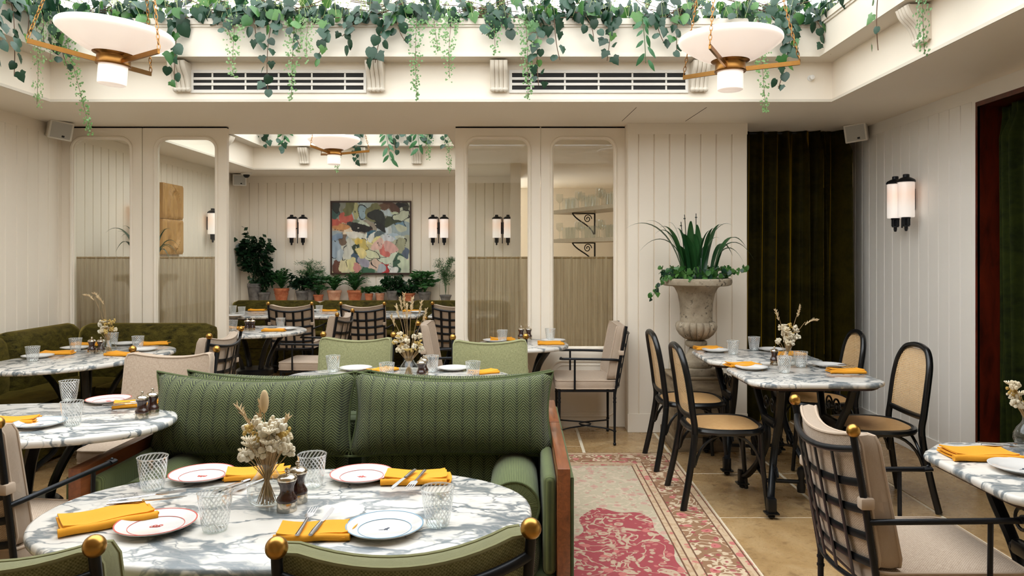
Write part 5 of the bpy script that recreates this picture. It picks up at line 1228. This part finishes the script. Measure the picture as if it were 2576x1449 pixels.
def fern_trail(root_p, out, length, label, sway=(0, 0), dens=1.0, group='maidenhair trails hanging from the skylight ledge'):
    p0 = Vector(root_p); o = V(*out, 0); t = thing('fern_trail', label, 'fern', p0, 0, group); side = V(-o.y, o.x, 0); b = R.uniform(-.04, .04)
    pts = bez(V(0,0,.02)-o*.05, o*.06+V(0,0,.03), o*.07+side*(b+sway[0]*.35)-V(0,0,length*.4), o*.05+side*(b+sway[0])-V(0,0,length), 16)
    MB().tube(pts, .0016, 4).build('stem', M['stem_brown'], t); m = MB(); N = int(length*420*dens)
    for k in range(N):
        f = R.uniform(.08, 1); q = pts[min(15, int(f*16))].lerp(pts[min(16, int(f*16)+1)], (f*16) % 1); w = .075*(1-f)**.6*(.35+.65*min(1, f*4))+.008
        c = q+side*R.uniform(-w, w)+o*R.uniform(-.02, .03)+V(0,0,R.uniform(-.03, .01)); s = R.uniform(.009, .017); an = R.uniform(0, 6.28); dx = side*math.cos(an)+V(0,0,1)*math.sin(an); dy = dx.cross(o+side*R.uniform(-.6,.6)).normalized()
        m.add([c, c+dx*s+dy*s*.55, c+dx*s*1.25, c+dx*s-dy*s*.55], [(0,1,2,3)])
    for k in range(int(length*26)):
        f = R.uniform(.05, .95); q = pts[min(15, int(f*16))]; w = .06*(1-f)**.6+.006; m.tube([q, q+side*R.uniform(-w, w)+V(0,0,-.02)], .0006, 3)
    tag(m.build('leaflets', M['fern_leaf'], t, False), kind='stuff'); return t
BACK = (0, -1); YF = 5.03-.02; ZT = 3.06
def bt(px): return (aty(px, 55, YF).x, YF, ZT)
def zlen(py, Y=YF-.05): return ZT-aty(0, py, Y).z
def where(px, py):
    w = 'beside the pendant over the banquette' if px < 440 else 'across the air grille nearer the banquette' if px < 925 else 'between the two air grilles' if px < 1280 else 'across the air grille nearer the cane chairs' if px < 1735 else 'beside the pendant over the cane chairs'
    return ('long ' if py > 185 else 'middling ' if py > 125 else 'short ')+'%s trail hanging '+w
LI = 'dark green ivy trail hanging over the cream fascia of the skylight'; LF = 'light green maidenhair trail hanging over the cream fascia of the skylight'
for px, py, sw, n in ((455, 216, 0, 15), (690, 236, -.02, 18), (830, 160, -.08, 12), (975, 157, -.03, 13), (1360, 215, -.05, 20), (1395, 150, .05, 9), (1470, 100, .08, 7), (1540, 152, -.05, 12), (1705, 140, 0, 9), (1990, 222, -.06, 20), (2040, 128, .10, 14), (560, 100, .05, 6), (640, 110, .02, 7), (1000, 100, .06, 6), (1230, 85, 0, 6), (740, 120, .04, 7), (900, 90, -.05, 7), (150, 172, .12, 12), (890, 125, .03, 9), (1275, 80, .03, 5), (1650, 110, .05, 8), (1940, 120, .03, 8), (2075, 110, .05, 7)):
    ivy_trail(bt(px), BACK, max(.12, zlen(py)), where(px, py) % 'dark ivy', n, R.uniform(.07, .088), (sw, 0))
ivy_trail(bt(1612), BACK, zlen(158), 'pointed willow-leaf spray hanging over the cream fascia of the skylight', 12, .058, (.04, 0), kind='willow', group=None)
for px, py, sw in ((600, 192, 0), (745, 250, -.02), (1050, 245, .02), (1140, 196, .02), (1322, 247, 0), (1905, 282, .06), (2125, 152, .05), (785, 150, .02), (1240, 130, 0), (1090, 130, .02), (160, 335, .18)):
    fern_trail(bt(px), BACK, zlen(py), where(px, py) % 'pale maidenhair', (sw, 0))
# side ledges
XLf, XRf = -3.17+.02, 2.05-.02
def lt(px): Y = -XLf*F/(CX-px)*1.0; return (XLf, Y, ZT)
for px, py, n in ((18, 190, 16), (-25, 160, 14), (95, 120, 9), (60, 110, 9)):
    p = lt(px); ivy_trail(p, (1, 0), ZT-aty(0, py, p[1]).z, 'dark green ivy trail hanging from the ledge above the banquette wall', n, .085, group='ivy trails above the banquette wall')
for px, py in ((72, 262), (110, 150)):
    p = lt(px); fern_trail(p, (1, 0), ZT-aty(0, py, p[1]).z, 'light green maidenhair trail above the banquette wall', group='maidenhair trails above the banquette wall')
def rt(px): Y = XRf*F/(px-CX); return (XRf, Y, ZT)
p = rt(2235); ivy_trail(p, (-1, 0), ZT-aty(0, 122, p[1]).z, 'thin ivy trail with curling tip over the side fascia by the corbel', 9, .07, (.0, 0), .5, group=None)
p = rt(2345); fern_trail(p, (-1, 0), ZT-aty(0, 140, p[1]).z, 'light green maidenhair trail over the side fascia', dens=1.4, group=None)
# planting along the ledge
def bank(x0, x1, y0, y1, n, label, yaw=0.0, z0=3.055, dz=.20, pale=True, group='ivy planting along the skylight ledge', size=.08):
    c = ((x0+x1)/2, (y0+y1)/2, z0); t = thing('ledge_ivy', label, 'ivy', c, 0, group)
    for k in range(n):
        p = V(R.uniform(x0, x1)-c[0], R.uniform(y0, y1)-c[1], abs(R.gauss(0, .55))*dz*.8+.005); leaf_obj(t, p, size*R.uniform(.8, 1.2), yaw, .22, 1.3)
    m = MB()
    for k in range(14): m.tube(bez(V(R.uniform(x0,x1)-c[0], R.uniform(y0,y1)-c[1], -.003), V(R.uniform(x0,x1)-c[0], 0, .05), V(R.uniform(x0,x1)-c[0], 0, .1), V(R.uniform(x0,x1)-c[0], R.uniform(y0,y1)-c[1], R.uniform(.05, .2)), 6), .003, 4)
    m.build('stems', M['stem_brown'], t)
    if pale:
        m = MB()
        for k in range(60):
            b = V(R.uniform(x0,x1)-c[0], R.uniform(y0,y1)-c[1], .0); e = b+V(R.uniform(-.08,.08), R.uniform(-.06,.02), R.uniform(.08,.24)); m.tube([b, b.lerp(e, .5)+V(0,0,.02), e], .0013, 3)
            for q in range(4): c2 = e+V(R.uniform(-.02,.02), R.uniform(-.02,.02), R.uniform(-.03,.02)); m.sphere(c2, R.uniform(.003, .006), 5, 3)
        tag(m.build('pale_sprigs', M['grass_pale'], t), kind='stuff')
NB = 8; bx_a, bx_b = -3.25, 2.05
for k in range(NB): bank(bx_a+(bx_b-bx_a)*k/NB, bx_a+(bx_b-bx_a)*(k+1)/NB, 4.97, 5.22, (125, 90, 140, 115, 78, 135, 88, 128)[k], 'ledge planting of ivy and pale sprigs '+['in the corner past the banquette pendant', 'behind the banquette pendant', 'over the middle of the banquette-side grille', 'over the corbel ending the banquette-side grille', 'above the plain gap between the grilles', 'over the start of the cane-chair-side grille', 'over the end of the cane-chair-side grille', 'behind the pendant over the cane chairs'][k])
for k in range(2): bank(-3.36, -3.12, 3.7+.65*k, 4.35+.65*k, 70, 'dense ivy planted along the ledge above the banquette wall', PI/2, group='ivy planting above the banquette wall')
bank(2.02, 2.2, 4.45, 5.05, 34, 'ivy planted at the ledge corner above the cane chairs', -PI/2, group=None)
# back room ledge
YB2 = 9.29-.14-.02
G3 = 'leafy trails under the back room skylight'; L3 = 'small leafy trail hanging in the back room skylight'
for px, py, kind in ((592, 375, 'ivy'), (668, 372, 'ivy'), (720, 360, 'willow'), (712, 386, 'ivy'), (905, 412, 'ivy'), (966, 405, 'willow'), (995, 384, 'ivy'), (1047, 380, 'willow'), (1020, 362, 'ivy'), (1075, 372, 'ivy'), (1120, 372, 'ivy'), (645, 360, 'ivy')):
    x = aty(px, 350, YB2).x; ivy_trail((x, YB2, ZT), BACK, ZT-aty(0, py, YB2).z, ('leafy ivy trail' if kind == 'ivy' else 'pointed willow-leaf spray')+(' beside the back room pendant' if 700 < px < 930 else ' in the corner over the back room loudspeaker' if px < 700 else ' past the pendant, above the painting side')+', back room skylight', max(7, int((py-330)/4.5)), .085, (R.uniform(-.05,.05), 0), kind=kind, group=G3)
for px, py in ((605, 412), (858, 432), (1085, 398), (1128, 430)):
    x = aty(px, 350, YB2).x; fern_trail((x, YB2, ZT), BACK, ZT-aty(0, py, YB2).z, 'small maidenhair trail hanging in the back room skylight', group='maidenhair trails in the back room')
p = (-.79+.0, 7.4, ZT); 
# ------------------------------------------------------------ stone urn with strap-leaved plant
def strap(m, b, e, lift, w=.017, n=14):
    b, e = Vector(b), Vector(e); d = e-b; up = V(0, 0, 1); pts = bez(b, b+V(d.x*.12, d.y*.12, abs(d.z)*.55+lift), b+V(d.x*.6, d.y*.6, d.z+lift), e, n); side = V(-d.y, d.x, 0)
    side = side.normalized() if side.length > .02 else V(1, 0, 0); vs = []
    for i, p in enumerate(pts):
        f = i/n; ww = w*(.55+.45*math.sin(PI*min(1, f*1.1)))*(1 if f < .5 else max(.03, ((1-f)/.5)**.8)); q = side*ww; fo = V(0,0,ww*.35); vs += [p-q+fo, p, p+q+fo]
    fs = []
    for i in range(n): fs += [(3*i, 3*i+1, 3*i+4, 3*i+3), (3*i+1, 3*i+2, 3*i+5, 3*i+4)]
    m.add(vs, fs)
UX, UY = 1.345, 5.64
def urn(cx, cy, label, plabel, full=True):
    pl = thing('stone_plinth', 'weathered square stone plinth under the urn '+label, 'plinth', (cx, cy, 0)); MB().rbox(-.23, .26, -.25, .24, 0, .095, .008).build('base_step', M['plinth_stone'], pl); MB().rbox(-.215, .215, -.215, .215, .095, .525, .006).build('block', M['plinth_stone'], pl); MB().rbox(-.222, .222, -.222, .222, .525, .54, .004).build('cap', M['plinth_stone'], pl)
    t = thing('stone_urn', 'tall weathered stone urn with lobed bowl standing '+label, 'urn', (cx, cy, .54)); z = .54; ST = M['urn_stone']
    MB().rbox(-.165, .165, -.165, .165, 0, .05, .008).build('foot_slab', ST, t)
    MB().lathe([(.0,.05),(.115,.05),(.124,.062),(.127,.078),(.122,.098),(.108,.107),(.095,.112),(.085,.13),(.062,.165),(.05,.19),(.047,.205),(.0,.205)], 40).build('foot', ST, t)
    MB().lathe([(.0,.205),(.07,.205),(.08,.215),(.083,.23),(.078,.247),(.06,.255),(.0,.255)], 40).build('stem_ring', ST, t)
    def lob(a, i, zz): return 1+.16*(abs(math.cos(8*a))**.6-.75)
    MB().lathe([(.0,.25),(.05,.252),(.09,.268),(.125,.298),(.146,.332),(.153,.358),(.15,.378),(.138,.392),(.122,.396),(.0,.396)], 224, mod=lob).build('lobed_bowl', ST, t)
    MB().lathe([(.0,.385),(.121,.385),(.122,.41),(.121,.47),(.126,.54),(.140,.61),(.163,.655),(.19,.674),(.242,.672),(.262,.68),(.268,.70),(.266,.72),(.255,.728),(.225,.728),(.205,.70),(.0,.69)], 64).build('bell_body', ST, t)
    MB().lathe([(.0,.705),(.205,.705)], 32).build('soil', M['soil'], t)
    p = thing('strap_leaf_plant', plabel, 'plant', (cx, cy, z+.705)); rz0 = V(cx, cy, z+.705)
    tips = [(1574,575,.10),(1608,633,.16),(1624,557,.02),(1647,590,.08),(1659,573,.03),(1680,561,.01),(1700,575,.0),(1738,557,0),(1752,566,0),(1715,590,0),(1768,600,0),(1790,581,0),(1798,575,0),(1819,567,.02),(1843,568,.05),(1877,623,.14),(1897,654,.2),(1872,663,.17),(1843,644,.15),(1730,600,0),(1775,620,0),(1702,620,0),(1745,590,0),(1810,600,.02)]
    rr = random.Random(5)
    for (x, y, l) in tips:
        e = aty(x, y, UY+rr.uniform(-.12, .12))-V(UX, UY, z+.705); b = V(max(-.1, min(.1, e.x*.25))+rr.uniform(-.03,.03), rr.uniform(-.06,.06), -.01); m = MB(); strap(m, b, e, l+.03, rr.uniform(.020, .028)); m.build('leaf', M['strap_leaf'], p, ang=80)
    for x, y in ((1722, 540), (1751, 537), (1713, 558)):
        e = aty(x, y, UY)-V(UX, UY, z+.705); MB().tube([(e.x*.6, 0, 0), tuple(e)], .003, 6).tube([tuple(e-V(.008,0,.03)), tuple(e-V(-.008,0,.03))], .004, 6).build('support_stake', M['stake'], p)
    if not full: p.scale = (.72, .8, 1)
    if full:
        iv = thing('urn_ivy', 'bright green ivy spilling over the rim of the stone urn', 'ivy', (cx, cy, z+.72))
        for k in range(210):
            a = rr.uniform(0, 2*PI); r = .10+.17*math.sqrt(rr.random()); leaf_obj(iv, V(r*math.cos(a), r*math.sin(a)*.9, rr.uniform(.0, .10)), .044, rr.uniform(0, 6.28), .75, 1.4)
        for k in range(22): f = k/21; leaf_obj(iv, V(-.2-.16*f+rr.uniform(-.02,.02), -.12+rr.uniform(-.03,.03), .03-.16*f*f+rr.uniform(-.015,.015)), .034, 0, .9, 1)
        for k in range(20): f = k/19; leaf_obj(iv, V(.18+.18*f, -.10+rr.uniform(-.03,.03), .05+.05*f+rr.uniform(-.02,.02)), .036, 0, .8, 1)
        MB().tube([(-.2,-.12,.02),(-.28,-.12,-.01),(-.36,-.12,-.13)], .0018, 4).tube([(.15,-.1,.03),(.28,-.1,.07),(.36,-.1,.09)], .0018, 4).build('stem', M['stem_green'], iv)
urn(UX, UY, 'beside the cane chairs', 'strap-leaved green plant with stakes growing in the urn beside the cane chairs')
urn(-3.42, 6.72, 'behind the curtained door in the back room', 'strap-leaved green plant seen through the glazed doors over the half curtains', False)
# ------------------------------------------------------------ row of pot plants
def pot(cx, cy, z, r, h, mat, label, lab2, style, fr, fh, seed, kind=0):
    rnd = random.Random(seed); t = thing('potted_plant', label, 'plant', (cx, cy, z)); rb = r*.68
    prof = [(.0,.002),(rb,.002),(rb+.004,.008),(r*.93,h*.76),(r*.94,h*.78),(r,h*.79),(r*1.02,h*.98),(r*.99,h),(r*.9,h),(r*.87,h*.9),(.0,h*.9)]
    m = MB().lathe(prof, 28)
    if kind == 1:
        for k in range(22): a = 2*PI*k/22; m.sphere((r*.9*math.cos(a), r*.9*math.sin(a), h*.60), .006, 6, 4); m.sphere((r*.86*math.cos(a+.14), r*.86*math.sin(a+.14), h*.48), .005, 6, 4)
    if kind == 2:
        for zz in (.3, .5): m.lathe([(rb+(r*.93-rb)*zz/.76+.001, h*zz), (rb+(r*.93-rb)*zz/.76+.006, h*(zz+.015)), (rb+(r*.93-rb)*zz/.76+.002, h*(zz+.03))], 28)
    m.build('pot', M[mat], t); MB().lathe([(.0,h*.905),(r*.86,h*.905)], 20).build('soil', M['soil'], t)
    f = MB(); g = 'bush_dark' if style in ('bush', 'big') else 'bush_mid'
    def leafq(c, d, s, w=.45):
        d = d.normalized(); q = d.cross(V(rnd.uniform(-1,1), rnd.uniform(-1,1), rnd.uniform(-1,1))).normalized(); f.add([c, c+d*s*.5+q*s*w*.5, c+d*s, c+d*s*.5-q*s*w*.5], [(0,1,2,3)])
    if style in ('bush', 'big'):
        N = 620 if style == 'big' else 300; s = .075 if style == 'big' else .055
        cl = [V(rnd.uniform(-.8,.8), rnd.uniform(-.6,.6), rnd.uniform(-.85,.85)) for _ in range(12)]
        for k in range(N):
            u = rnd.choice(cl)+V(rnd.gauss(0,.2), rnd.gauss(0,.2), rnd.gauss(0,.2)) if k % 4 else V(rnd.gauss(0,1), rnd.gauss(0,1), rnd.gauss(0,1)).normalized()*rnd.uniform(.4, .8); c = V(u.x*fr, u.y*fr*.42, h+fh*.5+u.z*fh*.5)
            leafq(c, V(u.x+rnd.uniform(-.4,.4), u.y-.3, rnd.uniform(-.9,.2)), s*rnd.uniform(.7,1.3), .7)
        for k in range(9): f.tube([(rnd.uniform(-.03,.03), 0, h*.9), (rnd.uniform(-.4,.4)*fr, 0, h+fh*.4), (rnd.uniform(-.9,.9)*fr, 0, h+fh*rnd.uniform(.4,.9))], .004, 4)
    elif style == 'fern':
        for k in range(44):
            a = rnd.uniform(0, 2*PI); rr_ = fr*rnd.uniform(.35, 1.05); hh = fh*rnd.uniform(.45, 1.0)*(1.1-.5*rr_/fr); pts = bez(V(0,0,h*.9), V(.15*rr_*math.cos(a), .1*rr_*math.sin(a), h+hh*.6), V(.6*rr_*math.cos(a), .35*rr_*math.sin(a), h+hh), V(rr_*math.cos(a), .5*rr_*math.sin(a), h+hh*.85), 12)
            f.tube(pts, .0018, 3)
            for i in range(2, 13):
                d = (pts[min(12, i)]-pts[i-1]).normalized(); sd = d.cross(V(0,0,1)); sd = sd.normalized() if sd.length > .01 else V(1,0,0); L = .045*math.sin(PI*(i/13)**.8)+.01
                for s in (-1, 1): leafq(pts[i-1] if i < 13 else pts[12], sd*s+d*.5+V(0,0,.25), L, .32)
    elif style == 'feather':
        for k in range(20):
            a = rnd.uniform(0, 2*PI); rr_ = fr*rnd.uniform(.4, 1); hh = fh*rnd.uniform(.5, 1); pts = bez(V(0,0,h*.9), V(.1*rr_*math.cos(a), 0, h+hh*.7), V(.5*rr_*math.cos(a), .2*rr_*math.sin(a), h+hh*1.05), V(rr_*math.cos(a), .4*rr_*math.sin(a), h+hh*.9), 10); f.tube(pts, .0012, 3)
            for i in range(3, 11):
                for q in range(12): leafq(pts[i]+V(rnd.uniform(-.035,.035), rnd.uniform(-.02,.02), rnd.uniform(-.025,.025)), V(rnd.uniform(-1,1), rnd.uniform(-1,1), rnd.uniform(-.3,.8)), .032, .18)
    else:                                                      # umbrella leaves
        for k in range(34):
            a = rnd.uniform(0, 2*PI); rr_ = fr*rnd.uniform(.2, 1); c = V(rr_*math.cos(a), rr_*.5*math.sin(a), h+fh*rnd.uniform(.25, 1)*(1-.35*rr_/fr)); f.tube([(0,0,h*.9), (c.x*.4, c.y*.4, h+(c.z-h)*.6), tuple(c)], .0022, 4)
            for q in range(9): b = 2*PI*q/9; leafq(c, V(math.cos(b), math.sin(b), rnd.uniform(-.25,.35)), .075 if style == 'umbrella' else .10, .28)
    tag(f.build('foliage', M[g], t, False), kind='stuff')
PY = 9.925; SC = PY/F
POTS = [(640,713,33,'pot_grey','big',72,98,0,'tall dark ivy-leaved plant in a grey pot at the wall corner'),(664,735,29,'pot_grey','bush',48,46,0,'small dark bush in a short grey pot beside the tall ivy-leaved plant'),(708,725,35,'terracotta','fern',76,58,1,'bright fern in a beaded terracotta pot'),(760,731,31,'pot_grey','bush',44,34,0,'low dark bush in a grey pot beside the beaded terracotta pot'),(801,741,24,'terracotta','umbrella',60,52,0,'umbrella-leaved plant in a small orange terracotta pot'),(841,730,34,'pot_blush','fern',56,46,0,'green fern in a pale blush terracotta pot'),(893,730,36,'terracotta','fern',86,56,0,'large spreading fern in a terracotta pot below the painting'),(928,738,20,'terracotta','umbrella',24,16,0,'tiny sprout in the smallest terracotta pot'),(956,737,22,'pot_blush','umbrella',34,18,0,'small broad-leaved plant in a small blush pot'),(988,731,30,'pot_grey','bush',46,32,0,'rounded bush in a grey pot below the painting corner'),(1028,737,31,'terracotta','bush',48,36,2,'dense dark plant in a banded terracotta pot'),(1068,734,31,'pot_grey','palm',52,54,0,'umbrella palm in a decorated grey pot'),(1121,742,28,'pot_grey','feather',52,82,0,'airy feathery asparagus fern by the door edge'),(779,728,22,'pot_grey','feather',66,64,0,'airy feathery fern spreading between the low bush and umbrella-leaved plant')]
for k, (px, py, w, mat, style, fw, fh, kd, lb) in enumerate(POTS):
    x = aty(px, py, PY).x; top = aty(px, py, PY).z; h = max(.08, top-.82); pot(x, PY+(.045 if k == 13 else 0), .82, w*SC/2*1.06, h, mat, lb, '', style, fw*SC/2*(1.0 if k == 0 else 1.2), fh*SC*1.18, 50+k, kd)
